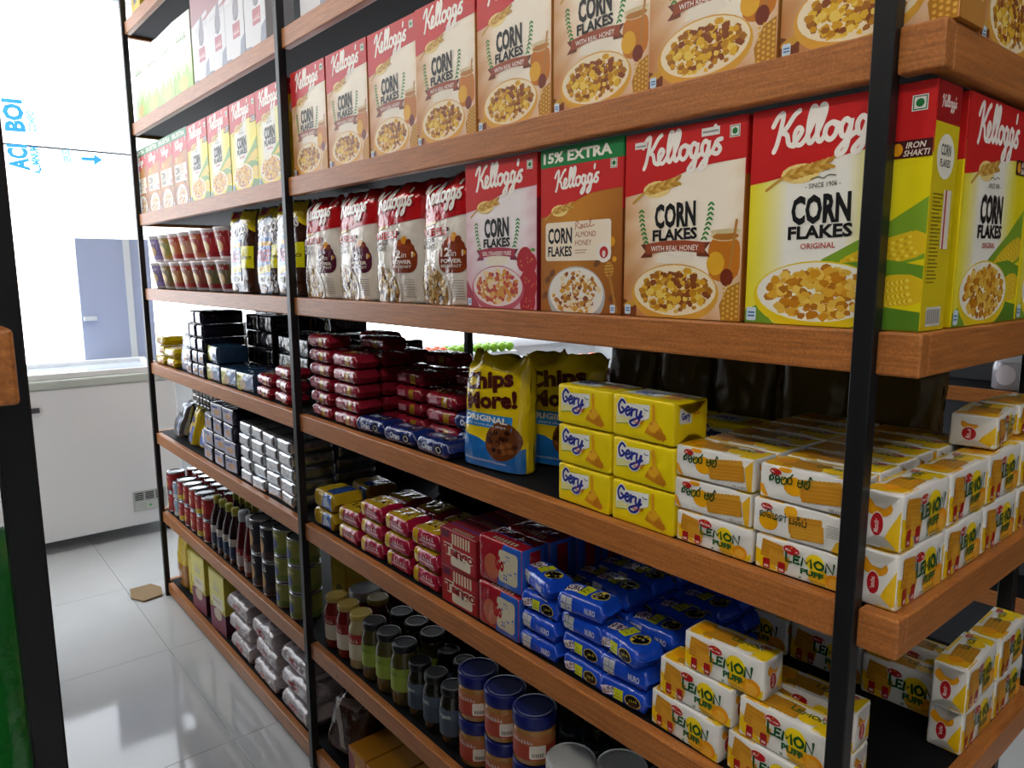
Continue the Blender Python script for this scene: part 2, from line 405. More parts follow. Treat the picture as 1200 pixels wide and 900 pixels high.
def pouch(name, W, D, H, colfn, prints, seed=1, wr=.003, top=.05, res=.007, material=GLOSS, step=.006, freq=11, topwave=.008):
    """upright gusseted bag: full depth at the foot, pinched flat at the top seal"""
    def mp(p, n, off):
        t = (p.z+H/2)/H; a = p.x/(W/2)
        dep = (1-.35*max(0, t-.35)/.65)*(1 if t < .86 else max(.06, 1-((t-.86)/.14)**1.3*.94))*(.9+.1*min(1, t*6))
        rnd = math.sqrt(max(0, 1-abs(a)**4))*.75+.25
        P = Vector((p.x*(1-.035*math.sin(min(t, 1)*PI)+.02*t), p.y*dep*rnd, p.z+H/2))
        q = Vector((p.x*1.0, n.y*.3+seed*2.7, p.z*.75))*freq
        w_ = wr*(noise.noise(q)+.6*noise.noise(q*2.1)+.3*noise.noise(q*4.3))*(1 if t > .03 else t/.03)
        if abs(n.y) > .5: P.y += n.y*w_
        else: P.x += n.x*w_
        if t > .86: P.y += (t-.86)/.14*topwave*math.sin(p.x*55+seed*2); P.z += (t-.86)/.14*topwave*.7*noise.noise(Vector((p.x*40, seed, 0)))
        return P+n*off
    if isinstance(colfn, str): c0 = colfn; colfn = lambda f, u, v: c0
    body = grid_body(name, (W, D, H), mp, colfn, res, material); parts = []
    for fc, fn in prints.items():
        U, V, N = [Vector(x) for x in FACES[fc]]; h = Vector((W/2, D/2, H/2)); lu, lv, ln = abs(U.dot(h)), abs(V.dot(h)), abs(N.dot(h))
        d = Draw(); fn(d, 2*lu, 2*lv)
        parts += d.finish(lambda u, v, o, U=U, V=V, N=N, lu=lu, lv=lv, ln=ln: mp(U*(u-lu)+V*(v-lv)+N*ln, N, o*9+.0009), step, material, (2*lu, 2*lv))
    return Kind(name, body, parts, (W, D, H))
def lathe_mesh(name, prof, col, material, n=24, cap=True, smooth=True):
    """prof: list of (radius, z) or (radius, z, colour of the band above)"""
    bm = bmesh.new(); l = color_layer(bm); rings = []
    for p in prof: rings.append([bm.verts.new((p[0]*math.sin(2*PI*k/n), -p[0]*math.cos(2*PI*k/n), p[1])) for k in range(n)])
    def setc(f, c):
        for lp in f.loops: lp[l] = (*lin(c), 1)
        f.smooth = smooth
    for i in range(len(prof)-1):
        c = prof[i][2] if len(prof[i]) > 2 else col
        for k in range(n): setc(bm.faces.new((rings[i][k], rings[i][(k+1) % n], rings[i+1][(k+1) % n], rings[i+1][k])), c)
    if cap:
        f = bm.faces.new(rings[-1]); setc(f, prof[-1][2] if len(prof[-1]) > 2 else col); f.smooth = False
        f = bm.faces.new(rings[0][::-1]); setc(f, col); f.smooth = False
    me = bpy.data.meshes.new(name); bm.to_mesh(me); bm.free(); me.materials.append(material); return me
def wrap_print(fn, R, step=.009, material=PAPER, taper=None):
    d = Draw(); fn(d)
    def mp(u, v, o):
        r = (taper(v) if taper else R)+o*6+.0003; a = u/R; return Vector((r*math.sin(a), -r*math.cos(a), v))
    return d.finish(mp, step, material)

# ------------------------------------------------------------------ the room
def structure(o): o['kind'] = 'structure'; return o
WALLM = mat('white_wall_paint', '#dfe2e4', rough=.7, bump=.05, bscale=120)
GREYW = mat('grey_wall_paint', '#8b8e94', rough=.7)
CEIL = mat('ceiling_paint', '#d9dbdc', rough=.8)
GROUT = mat('tile_grout', '#a9acac', rough=.8)
def tile_material():
    M = bpy.data.materials.new('polished_white_tile'); M.use_nodes = True; nt = M.node_tree; b = nt.nodes['Principled BSDF']
    tc = nt.nodes.new('ShaderNodeTexCoord'); n = nt.nodes.new('ShaderNodeTexNoise'); n.inputs['Scale'].default_value = 3; n.inputs['Detail'].default_value = 6
    g = nt.nodes.new('ShaderNodeNewGeometry'); nt.links.new(g.outputs['Position'], n.inputs['Vector'])
    cr = nt.nodes.new('ShaderNodeValToRGB'); cr.color_ramp.elements[0].color = (*lin('#c2c5c6'), 1); cr.color_ramp.elements[1].color = (*lin('#d4d7d8'), 1)
    nt.links.new(n.outputs['Fac'], cr.inputs[0]); nt.links.new(cr.outputs[0], b.inputs['Base Color'])
    b.inputs['Roughness'].default_value = .07; b.inputs['Specular IOR Level'].default_value = .55
    n2 = nt.nodes.new('ShaderNodeTexNoise'); n2.inputs['Scale'].default_value = 2.5; nt.links.new(g.outputs['Position'], n2.inputs['Vector'])
    bp = nt.nodes.new('ShaderNodeBump'); bp.inputs['Strength'].default_value = .05; bp.inputs['Distance'].default_value = .02
    nt.links.new(n2.outputs['Fac'], bp.inputs['Height']); nt.links.new(bp.outputs[0], b.inputs['Normal'])
    return M
TILE = tile_material()
RX0, RX1, RY0, RY1, RZ = -5.25, 2.6, -3.0, 5.0, 3.35
floor = structure(box('floor', (RX0, RY0, -.1), (RX1, RY1, -.003), GROUT))
TS = .8
tile_me = mesh_of('floor_tile', box_bm(0, 0, -.006, TS-.0014, TS-.0014, 0, .0008), TILE)
tx0 = -2.80-4*TS; ty0 = -.15-4*TS
for i in range(11):
    for j in range(10):
        x, y = tx0+i*TS, ty0+j*TS
        if x < RX0-.7 or x+TS > RX1+.6 or y+TS > RY1+.6 or y < RY0-.7: continue
        t = link('floor_tile', tile_me, floor); t.location = (x, y, 0)
structure(box('ceiling', (RX0-.1, RY0-.1, RZ), (RX1+.1, RY1+.1, RZ+.1), CEIL))
structure(box('wall_back', (RX0-.1, RY1, 0), (RX1+.1, RY1+.1, RZ), WALLM))
structure(box('wall_front', (RX0-.1, RY0-.1, 0), (RX1+.1, RY0, RZ), WALLM))
structure(box('wall_right', (RX1, RY0, 0), (RX1+.1, RY1, RZ), GREYW))
wall_left = structure(box('wall_left', (RX0-.1, RY0, 0), (RX0, RY1, RZ), WALLM))
# white film covered wall panels, given a glow that stands in for daylight
PANE = mat('glowing_white_film', '#f4f9ff', rough=.4, emit=PANE_EMIT)
INK = mat('glowing_blue_ink', '#3fa4ea', rough=.5, emit=.5)  # both inks get an added glow to stay bright on the panels
INK2 = mat('glowing_pale_ink', '#8fcdea', rough=.5, emit=.6)
MULL = mat('white_window_frame', '#e4e8ec', rough=.4)
PX = RX0+.09
film_panels = structure(box('film_panels_1', (RX0, RY0+.3, .86), (RX0+.05, RY1-.2, .94), MULL))
zseam = on_x(80, 175, PX).z
zb = [0.95, zseam, zseam+1.02, RZ-.03]
for k in range(3):
    for y0, y1 in ((-2.7, -.905), (-.9, 1.245), (1.25, 4.7)):
        box('pane', (PX-.03, y0, zb[k]+.006), (PX, y1, zb[k+1]-.006), PANE, film_panels)
SEAM = mat('panel_seam', '#5c6268', rough=.6)
for z in zb[1:3]: box('panel_joint', (PX-.02, -2.7, z-.006), (PX-.001, 4.7, z+.006), SEAM, film_panels)
box('panel_frame', (RX0, RY0+.3, RZ-.04), (PX, RY1-.2, RZ), MULL, film_panels)
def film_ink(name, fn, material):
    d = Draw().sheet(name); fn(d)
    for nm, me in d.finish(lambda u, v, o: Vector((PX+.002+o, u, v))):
        me.materials.clear(); me.materials.append(material); link(nm, me, film_panels)
def px_yz(px, py): p = on_x(px, py, PX); return p.y, p.z
def ink_word(s, px, py, px2, hpx, bold=.03):
    # printed sideways, reading upwards; (px, py) is the start of the baseline, px2 py where it ends
    y0, z0 = px_yz(px, py); y1, z1 = px_yz(*px2); h = hpx/FPX*(CAM-Vector((PX, y0, z0))).length*.9
    L = math.hypot(y1-y0, z1-z0); rot = math.atan2(z1-z0, y1-y0)
    return lambda d: d.text(s, y0, z0, h, '#3fa4ea', w=L, bold=bold, rot=rot)
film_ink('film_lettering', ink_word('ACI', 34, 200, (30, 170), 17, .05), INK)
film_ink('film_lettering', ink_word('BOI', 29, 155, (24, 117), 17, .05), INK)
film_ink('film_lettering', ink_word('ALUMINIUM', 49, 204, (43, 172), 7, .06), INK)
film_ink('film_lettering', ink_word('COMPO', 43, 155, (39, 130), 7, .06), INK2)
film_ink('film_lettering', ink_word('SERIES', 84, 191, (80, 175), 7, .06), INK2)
def arrow(d):
    a, b = px_yz(97, 186), px_yz(113, 187); d.stroke([a, b], .022, '#3fa4ea', smooth=False)
    d.poly([px_yz(110, 180.5), px_yz(120, 187.5), px_yz(110, 194)], '#3fa4ea')
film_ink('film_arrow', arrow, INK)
# grey tinted pane with a white mullion above the freezer
GREYP = mat('grey_tinted_pane', '#b4bedb', rough=.25, bump=.25, bscale=3, spec=.3)
w2 = structure(empty('window_2', (PX, .3, 1.0)))
ya, za = px_yz(86, 279); yb, zb_ = px_yz(184, 432)
yc = px_yz(147, 300)[0]
for a, b in ((ya, yc-.02), (yc+.02, yb)):
    p = box('pane', (PX+.004, a, zb_-.25), (PX+.03, b, za), GREYP); p.parent = w2; p.matrix_parent_inverse = Matrix.Translation((-PX, -.3, -1.0))
p = box('mullion', (PX+.004, yc-.02, zb_-.25), (PX+.04, yc+.02, za), MULL); p.parent = w2; p.matrix_parent_inverse = Matrix.Translation((-PX, -.3, -1.0))
h0 = Vector((PX+.045, *px_yz(97, 373))); h1 = Vector((PX+.045, *px_yz(112, 376)))
p = box('handle', (PX+.03, h0.y, h0.z-.015), (PX+.06, h1.y, h0.z+.012), MULL); p.parent = w2; p.matrix_parent_inverse = Matrix.Translation((-PX, -.3, -1.0))

# ceiling lamps
TUBE = mat('lit_diffuser', '#fff6ea', emit=TUBE_EMIT)
HOUS = mat('lamp_housing', '#e8e8e8', rough=.4)
lamp_spots = [(-3.6, -1.4, 'far end of the aisle'), (-1.7, -1.4, 'middle of the aisle'), (.3, -1.4, 'near end of the aisle'), (1.55, -.2, 'end of the main shelf unit'),
              (1.25, -1.5, 'open floor, added as fill light'), (-3.6, 1.75, 'fruit stand'), (-2.3, -2.1, 'left edge unit, added as fill light')]  # first and last here are unseen fill lamps, added for right end and freezer
for x, y, where in lamp_spots:
    r = empty('ceiling_lamp', (x, y, RZ)); tag(r, 'long white tube lamp on the ceiling over the '+where, 'lamp', 'ceiling tube lamps')
    box('housing', (-.62, -.09, -.05), (.62, .09, 0), HOUS, r, .004); box('diffuser', (-.6, -.075, -.08), (.6, .075, -.05), TUBE, r, .01)

# ------------------------------------------------------------------ wooden shelf units
ZS = [2.705, 2.271, 1.869, 1.527, 1.177, .834, .439, .066]      # tops of the wooden edges, top to bottom
TH = .052; LIP = .0008
DZ = [z-LIP for z in ZS]
XL, XM, XE = -3.38, -1.686, .063
def gondola(label, xa, xb, ya, yb, posts, zs, back=None):
    r = empty('shelf_unit', ((xa+xb)/2, (ya+yb)/2, 0)); tag(r, label, 'shelf')
    ox, oy = -(xa+xb)/2, -(ya+yb)/2
    pw = .0125; zt = zs[0]+.3
    pm = mesh_of('post', box_bm(-pw, -.0115, 0, pw, .0115, zt, .0015), BLACK)
    for x in posts:
        for y in (ya+.0005, yb-.0005):
            p = link('post', pm, r); p.location = (x+ox, y+oy, 0)
    edges = sorted(posts)
    segs = [(xa, edges[0]-pw)]+[(edges[i]+pw, edges[i+1]-pw) for i in range(len(edges)-1)]+[(edges[-1]+pw, xb)]
    for z in zs:
        d = box('shelf_deck', (xa+.024+ox, ya+.024+oy, z-TH+.012), (xb-.024+ox, yb-.024+oy, z-LIP), DECK, r)
        for (a, b) in segs:
            for s in (0, 1):
                y0, y1 = (ya, ya+.024) if not s else (yb-.024, yb)
                if b-a > .002: link('shelf_edge', mesh_of('shelf_edge', box_bm(a+.0002+ox, y0+oy, z-TH, b-.0002+ox, y1+oy, z, .003, 2), WOOD), d)
        for x0, x1 in ((xa, xa+.024), (xb-.024, xb)):
            # grain runs along the piece, so it is modelled along x and turned
            me = mesh_of('shelf_edge', box_bm(-(yb-ya)/2+.0245, -.012, -TH, (yb-ya)/2-.0245, .012, 0, .003, 2), WOOD)
            e = link('shelf_edge', me, d); e.location = ((x0+x1)/2+ox, 0, z); e.rotation_euler = (0, 0, PI/2)
    if back: box('back_panel', (xa+.03+ox, (ya+yb)/2-.01+oy, .05), (xb-.03+ox, (ya+yb)/2+.01+oy, zs[0]), back, r)
    return r
GPAN = mat('dark_grey_back_panel', '#4a4d53', rough=.6)
DEPTH = .645
gondola('long black and wood shelf unit stocked with cereal and biscuits', XL-.05, XE, 0, DEPTH, [XL, XM, 0], ZS)
gondola('dark shelf unit whose end post stands at the left picture edge', -3.3, -.19, -1.5, -.836, [-3.24, -.253], [2.306, 1.904, 1.562, 1.12, .72, .3], GPAN)  # unseen back panel and extra length added here to block light
gondola('wood edged shelf unit seen behind the main one at right', -.80, 2.3, 2.06, 2.6, [-.74, .8, 2.2], ZS, GPAN)

# ------------------------------------------------------------------ chest freezer
FX = -4.36
fz0 = .075; fz1 = on_x(110, 452, FX).z
fy0, fy1 = -1.25, on_x(213, 540, FX).y
fr = empty('chest_freezer', (FX-.33, (fy0+fy1)/2, 0)); tag(fr, 'white chest freezer with glass lid standing by the far wall', 'freezer')
cx, cy = FX-.33, (fy0+fy1)/2; hx, hy = .33, (fy1-fy0)/2
box('cabinet', (-hx, -hy, fz0), (hx, hy, fz1), WHITE, fr, .012, 3)
rim = box('rim', (-hx-.008, -hy-.008, fz1), (hx+.008, hy+.008, fz1+.05), RIM, fr, .01, 2)
GLID = mat('lid_glass', '#c9d6e6', rough=.05, spec=.8)
box('glass_lid', (-hx+.05, -hy+.06, fz1+.05), (hx-.05, hy-.06, fz1+.058), GLID, fr)
fm_ = box('lid_frame', (-hx+.02, -hy+.02, fz1+.05), (-hx+.05, hy-.02, fz1+.085), WHITE, fr, .006, 2)
box('lid_frame', (hx-.05, -hy+.02, fz1+.05), (hx-.02, hy-.02, fz1+.085), WHITE, fr, .006, 2)
for s in (-1, 0, 1): box('lid_frame', (-hx+.05, s*(hy-.04)-.018, fz1+.05), (hx-.05, s*(hy-.04)+.018, fz1+.08), WHITE, fr, .005, 2)
hk = on_x(35, 481, FX); lk = box('lock', (hx, hk.y-cy-.045, hk.z-.02), (hx+.015, hk.y-cy+.045, hk.z+.012), mat('chrome', '#8d8f93', rough=.25, metal=.9), fr, .004, 2)
g0 = on_x(157, 600, FX); g1 = on_x(188, 571, FX)
GRI = mat('grille_grey', '#bfc6c2', rough=.5)
gr = box('vent_panel', (hx, g0.y-cy, g0.z), (hx+.006, g1.y-cy+.03, g1.z), GRI, fr, .002)
slat = mat('grille_dark', '#4a504e', rough=.6)
wv = (g1.y-g0.y+.03); hv = g1.z-g0.z
for c in range(3):
    for k in range(4):
        a = g0.y-cy+wv*(.06+.31*c); z = g0.z+hv*(.55+.1*k)
        box('vent_slot', (hx+.0055, a, z), (hx+.0075, a+wv*.25, z+hv*.06), slat, gr)
d = Draw().sheet('rating_label'); d.rect(0, 0, wv*.8, hv*.4, '#cfd6cf'); d.rect(wv*.38, hv*.12, wv*.46, hv*.22, '#3fbf6a')
for k in range(3): d.rect(wv*.05, hv*(.08+.1*k), wv*.3, hv*(.1+.1*k), '#8d9590')
for nm, me in d.finish(lambda u, v, o: Vector((hx+.0062+o, g0.y-cy+wv*.08+u, g0.z+hv*.06+v))): link(nm, me, gr)
for sx in (-1, 1):
    for sy in (-1, 1): link('castor', lathe_mesh('castor', [(.02, 0), (.026, .01), (.026, .06), (.012, .08)], '#2b2d30', PLASTIC, 12), fr).location = (sx*(hx-.06), sy*(hy-.08), 0)
# torn cardboard under the far post
bm = bmesh.new(); lo = [(-.09, -.07), (.02, -.09), (.1, -.05), (.08, .04), (-.02, .06), (-.1, .03)]
va = [bm.verts.new((x, y, .001)) for x, y in lo]; vb = [bm.verts.new((x, y, .007+.012*abs(noise.noise(Vector((x*30, y*30, 0)))))) for x, y in lo]
bm.faces.new(va[::-1]); bm.faces.new(vb)
for k in range(6): bm.faces.new((va[k], va[(k+1) % 6], vb[(k+1) % 6], vb[k]))
p = on_z(183, 693, 0); o = link('cardboard_scrap', mesh_of('cardboard_scrap', bm, mat('brown_cardboard', '#8c7554', rough=.8))); o.location = (p.x, p.y-.03, .001)
tag(o, 'small torn piece of brown cardboard on the floor tiles', 'cardboard')
# a little fruit stand at the far wall, seen between the shelves
def sphere_mesh(name, r, col, material, squash=.92):
    return lathe_mesh(name, [(r*.25, 0)]+[(r*math.sin(PI*k/8), r*squash*(1-math.cos(PI*k/8))) for k in range(1, 8)]+[(r*.12, r*squash*1.94)], col, material, 12)
APPLE = mat('fruit_skin', attr=True, rough=.3)
fs = on_x(520, 412, -4.7)
st = empty('fruit_stand', (-4.72, fs.y, 0)); tag(st, 'white fruit stand holding oranges and green apples by far wall', 'stand')
zt = fs.z-.015
box('shelf_board', (-.25, -.75, zt-.03), (.25, .62, zt), WHITE, st); 
for sx in (-.22, .22):
    for sy in (-.7, .58): box('leg', (sx-.02, sy-.02, 0), (sx+.02, sy+.02, zt-.03), BLACK, st)
om = sphere_mesh('orange', .042, '#d8571c', APPLE); am = sphere_mesh('green_apple', .042, '#86b52c', APPLE)
n = 0
for r_ in range(2):
    for k in range(12):
        nm, me, c = ('orange', om, 'orange') if k < 4 else ('green_apple', am, 'apple')
        a = link(nm, me); a.location = (-4.52-.09*r_, on_x(480, 405, -4.6).y+k*.088, zt)
        idx = k+1 if k < 4 else k-3
        tag(a, (f'{ORD[idx]} orange' if k < 4 else f'{ORD[idx]} green apple')+f' from the left in the {"front" if r_ == 0 else "rear"} row on fruit stand', c, 'fruit on the far stand')
mel = sphere_mesh('orange_melon', .07, '#d8601e', APPLE)
q = on_x(625, 432, -4.5); s2 = empty('fruit_crate', (-4.55, q.y+.35, 0)); tag(s2, 'low white crate of large orange fruit at the far wall', 'crate')
box('crate_floor', (-.2, -.45, q.z-.06), (.2, .55, q.z-.03), WHITE, s2); box('crate_wall', (.2, -.45, q.z-.06), (.215, .55, q.z+.0), WHITE, s2)
for sx in (-.18, .18):
    for sy in (-.42, .52): box('leg', (sx-.02, sy-.02, 0), (sx+.02, sy+.02, q.z-.06), BLACK, s2)
for k in range(6):
    a = link('orange_melon', mel); a.location = (-4.47, q.y+.0+.145*k, q.z-.03); tag(a, f'{ORD[k+1]} large orange fruit from the left in the far crate', 'fruit', 'large orange fruit in crate')

# ================================================================== package kinds
RED = '#cb1f1f'; YEL = '#f2dc10'; INKB = '#17181a'; CREAM = '#f6f1e4'
def mixc(a, b, t):
    t = max(0, min(1, t)); A = [int(a[i:i+2], 16)/255 for i in (1, 3, 5)]; B = [int(b[i:i+2], 16)/255 for i in (1, 3, 5)]
    return tuple(x+(y-x)*t for x, y in zip(A, B))
FLK = ['#d99a1f', '#e3ae34', '#c78216', '#efc95a', '#b8741a', '#e8bd48']
def red_band(d, W, H, l, r, top=1.0, col=RED):
    pts = [(0, top*H), (0, l*H)]+spline([(0, l*H), (W*.25, (l+.028)*H), (W*.6, r*H), (W, (r+.02)*H)], 6)[1:]+[(W, top*H)]
    d.poly(pts, col)
def veg_mark(d, x, y, s, dot='#1c7a3a'):
    d.rect(x, y, x+s, y+s, '#e9ece4'); d.stroke([(x+s*.1, y+s*.1), (x+s*.9, y+s*.1), (x+s*.9, y+s*.9), (x+s*.1, y+s*.9)], s*.09, '#2a6a3c', closed=True, smooth=False)
    d.ell(x+s/2, y+s/2, s*.27, s*.27, dot, 12)
def info_mark(d, x, y, s): d.rrect(x, y, x+s*.8, y+s, s*.15, '#cfe4f4'); d.rect(x+s*.12, y+s*.3, x+s*.68, y+s*.42, '#2a78b8'); d.rect(x+s*.12, y+s*.55, x+s*.68, y+s*.67, '#2a78b8')
def ribbon(d, cx, y, w, h, col, txt, tsize):
    d.poly([(cx-w*.5, y-h*.55), (cx-w*.5+h*.5, y-h*.05), (cx-w*.5, y+h*.5), (cx-w*.32, y+h*.5), (cx-w*.32, y-h*.5)], mixc2(col, '#000000', .25))
    d.poly([(cx+w*.5, y-h*.55), (cx+w*.5-h*.5, y-h*.05), (cx+w*.5, y+h*.5), (cx+w*.32, y+h*.5), (cx+w*.32, y-h*.5)], mixc2(col, '#000000', .25))
    d.poly([(cx-w*.42, y-h*.3)]+[(cx-w*.42+w*.84*k/8, y-h*.3+h*.22*math.sin(PI*k/8)) for k in range(1, 9)]+[(cx+w*.42-w*.84*k/8, y+h*.5+h*.22*math.sin(PI*k/8)) for k in range(0, 9)], col)
    d.text(txt, cx, y-h*.06, h*.42, '#f7efe6', w=w*.68, bold=.01, align='c')
def mixc2(a, b, t):
    return '#'+''.join('%02x' % int(255*x) for x in mixc(a, b, t))
def title(d, x0, x1, H, v0=.47, v1=.6, v2=.4, slant=.02):
    cx = (x0+x1)/2; w = x1-x0
    d.text('CORN', cx, v0*H, (v1-v0)*H*.94, INKB, w=w*.92, bold=.042, align='c', rot=slant); d.text('FLAKES', cx, v2*H, (v0-v2)*H*.82, INKB, w=w, bold=.038, align='c', rot=slant)
def corn_cob(d, x0, y0, x1, y1, wd):
    d.stroke([(x0, y0), ((x0+x1)/2, (y0+y1)/2+wd*.1), (x1, y1)], wd, '#e6c31c', taper=False)
    n = 16
    for i in range(n):
        for j in (-.32, -.11, .11, .32):
            t = (i+.5*(abs(j) > .2))/n; dx, dy = x1-x0, y1-y0; L = math.hypot(dx, dy)
            d.ell(x0+dx*t-dy/L*wd*j, y0+dy*t+dx/L*wd*j, wd*.08, wd*.07, '#f3dc4c' if (i+int(j*9)) % 2 else '#d9b012', 6, keep=(i+j) != -.32)
# ---- yellow original corn flakes
def original_front(d, W, H):
    def bg(u, v):
        a = abs(u/W-.42)*1.9; b = abs(v/H-.5)*1.5; return mixc('#f3f3ea', '#ecdd06', (max(a, b*.9)-.32)*2.0)
    d.sheet('front_picture'); d.grad(0, 0, W, H*.8, 12, 14, bg)
    d.poly([(W*.46, H*.30), (W*.75, H*.42), (W, H*.55), (W, H*.3), (W*.6, H*.22)], '#7fa82a'); corn_cob(d, W*.62, H*.26, W*1.0-.012, H*.36, H*.11)
    d.poly([(W*.5, H*.28), (W*.8, H*.3), (W, H*.27), (W, H*.2), (W*.7, H*.2)], '#6b9a26'); corn_cob(d, W*.76, H*.14, W-.014, H*.17, H*.13)
    d.poly([(W*.62, 0), (W, 0), (W, H*.08), (W*.8, H*.1)], '#5a8a24'); d.poly([(0, 0), (W*.2, 0), (W*.08, H*.09), (0, H*.06)], '#74a030')
    d.bowl(W*.44, H*.155, W*.385, H*.145, '#ecd21c', '#f4f1e2', FLK, 190, 3)
    red_band(d, W, H, .66, .755); d.wheat(W*.28, H*.69, W*.34)
    d.rect(W*.78, H*.705, W, H*.775, '#4a1216'); d.ell(W*.83, H*.74, H*.022, H*.026, '#e8a013', 14); d.text('IRON', W*.87, H*.743, H*.024, '#f2ead8', w=W*.09, shear=.2); d.text('SHAKTI', W*.86, H*.712, H*.024, '#f2ead8', w=W*.12, shear=.2)
    veg_mark(d, W*.885, H*.885, W*.075); info_mark(d, W*.015, H*.012, W*.08)
    d.sheet('brand_lettering'); d.script(W*.14, H*.81, W*.64, '#fbf6ee', .03)
    d.sheet('title_lettering'); title(d, W*.26, W*.63, H); d.text('- SINCE 1906 -', W*.45, H*.622, H*.022, '#33352c', w=W*.2, bold=.005, align='c', rot=.03)
    d.stroke([(W*.38, H*.66), (W*.42, H*.668), (W*.45, H*.66), (W*.48, H*.672), (W*.52, H*.668)], H*.004, '#4a4a3a'); d.text('ORIGINAL', W*.44, H*.352, H*.026, '#b3261e', w=W*.2, bold=.01, align='c', rot=.02)
def original_side(d, W, H):
    d.sheet('side_print'); d.rect(0, 0, W, H, '#d8c314'); d.rect(0, H*.84, W, H, '#9c1418'); d.script(W*.2, H*.9, W*.6, '#e8d8d0', .05)
    d.ell(W*.5, H*.71, W*.36, H*.09, '#ecebdc', 18); d.text('CORN', W*.5, H*.715, H*.045, INKB, w=W*.4, bold=.03, align='c'); d.text('FLAKES', W*.5, H*.67, H*.03, INKB, w=W*.42, bold=.03, align='c')
    d.rect(W*.55, H*.34, W*.86, H*.58, '#e6dfd0'); d.rect(W*.62, H*.34, W*.68, H*.58, '#b3262a')
    for k in range(24): d.rect(W*.1, H*(.2+.0155*k), W*(.5 if k % 3 else .42), H*(.205+.0155*k), '#7a6a12')
    d.rect(W*.2, H*.02, W*.8, H*.1, '#d8d8d2')
    for k in range(9): d.rect(W*(.24+.06*k), H*.03, W*(.24+.06*k+.03), H*.09, '#5a5a58')
K_ORIG = carton('corn_flakes_carton', .232, .07, .283, [(0, '#e2cf10'), (.72, RED)], {'front': original_front, 'right': original_side})
# ---- honey corn flakes
def honey_like(bg_fn, rib_col, rib_txt, rim, milk, flk, extra):
    def fn(d, W, H):
        d.sheet('front_picture'); d.grad(0, 0, W, H*.8, 12, 14, lambda u, v: bg_fn(u/W, v/H))
        extra(d, W, H)
        d.bowl(W*.46, H*.15, W*.375, H*.145, rim, milk, flk, 190, 5)
        d.poly([(W*.3, H*.3), (W*.34, H*.36), (W*.6, H*.37), (W*.63, H*.31), (W*.47, H*.29)], '#f3ead8')
        d.leaf_spray(W*.2, H*.41, H*.17, '#3c8a3e', -1); d.leaf_spray(W*.715, H*.42, H*.17, '#3c8a3e', 1)
        red_band(d, W, H, .665, .775); d.wheat(W*.26, H*.69, W*.36)
        veg_mark(d, W*.875, H*.9, W*.075); info_mark(d, W*.02, H*.012, W*.07)
        ribbon(d, W*.46, H*.365, W*.6, H*.07, rib_col, rib_txt, .02)
        d.sheet('brand_lettering'); d.script(W*.17, H*.815, W*.66, '#fbf6ee', .03)
        d.sheet('title_lettering'); title(d, W*.27, W*.65, H, .49, .62, .42)
    return fn
def honey_extra(d, W, H):
    d.rrect(W*.74, H*.2, W-.003, H*.43, .02, '#c9781a'); d.ell(W*.87, H*.43, W*.13-.003, H*.03, '#e6d3a8', 16); d.ell(W*.87, H*.425, W*.1, H*.02, '#b5762a', 14); d.ell(W*.87, H*.45, W*.12, H*.012, '#d9c79a', 14)
    d.ell(W*.8, H*.29, W*.07, H*.06, '#e8b02a', 14); d.stroke([(W*.9, H*.2), (W*.95, H*.5)], W*.02, '#b98138', smooth=False); d.ell(W*.89, H*.22, W*.05, H*.045, '#7a2f17', 12)
    d.poly([(W*.86, H*.0), (W-.002, 0), (W-.002, H*.2), (W*.9, H*.17), (W*.84, H*.08)], '#b87f22')
    for i in range(4):
        for j in range(7): d.ell(W*(.875+.033*i), H*(.015+.025*j+.012*(i % 2)), W*.012, H*.0085, '#e0b24a', 6, keep=(i+j) > 0)
    d.poly([(0, 0), (W*.13, 0), (W*.13, H*.06), (0, H*.1)], '#7a3d1c'); d.ell(W*.07, H*.07, W*.07, H*.02, '#d3a03a', 10, .3)
def honey_bg(x, y):
    r = math.hypot((x-.62)*1.1, (y-.66)*.9); a = math.atan2(y-.62, x-.62); return mixc('#fbf2df', '#b9671f', (r-.34)*1.6+.08*math.sin(a*22))
def straw_bg(x, y):
    r = math.hypot((x-.5)*1.0, (y-.6)*.8); a = math.atan2(y-.6, x-.5); return mixc('#f4eef0', '#c9748c', (r-.3)*1.8+.07*math.sin(a*24))
def straw_extra(d, W, H):
    R = random.Random(4)
    for x, y, s in ((.84, .33, .1), (.95, .3, .09), (.9, .14, .13), (.97, .2, .1), (.88, .05, .1)):
        d.ell(W*min(x, .995-s), H*y, W*s, H*s*.85, '#b3202e', 14, -.5)
        for k in range(7): d.ell(W*min(x, .995-s)+W*s*.6*R.uniform(-1, 1), H*y+H*s*.5*R.uniform(-1, 1), .0012, .0016, '#e8b060', 5, keep=k > 0)
    d.ell(W*.95, H*.39, W*.03, H*.012, '#5a9a3c', 8)
    d.poly([(0, 0), (W*.2, 0), (W*.1, H*.1), (0, H*.2)], '#a8304a')
HSIDE = [(0, '#b06a24'), (.72, RED)]
def honey_side(d, W, H):
    d.sheet('side_print'); d.rect(0, 0, W, H*.8, '#c0873a'); d.rect(0, H*.82, W, H, '#9c1418'); d.script(W*.2, H*.88, W*.6, '#e8d8d0', .05)
    d.rect(W*.1, H*.1, W*.9, H*.6, '#d9b878')
    for k in range(22): d.rect(W*.15, H*(.13+.02*k), W*(.8 if k % 3 else .6), H*(.136+.02*k), '#8a5a20')
K_HONEY = carton('honey_flakes_carton', .214, .07, .283, HSIDE, {'front': honey_like(honey_bg, '#9c4a28', 'WITH REAL HONEY', '#e0a83c', '#f6e6c4', ['#d9a01f', '#e6b834', '#c48a16', '#f0d060', '#a86a1e', '#8c4a1c'], honey_extra), 'right': honey_side})
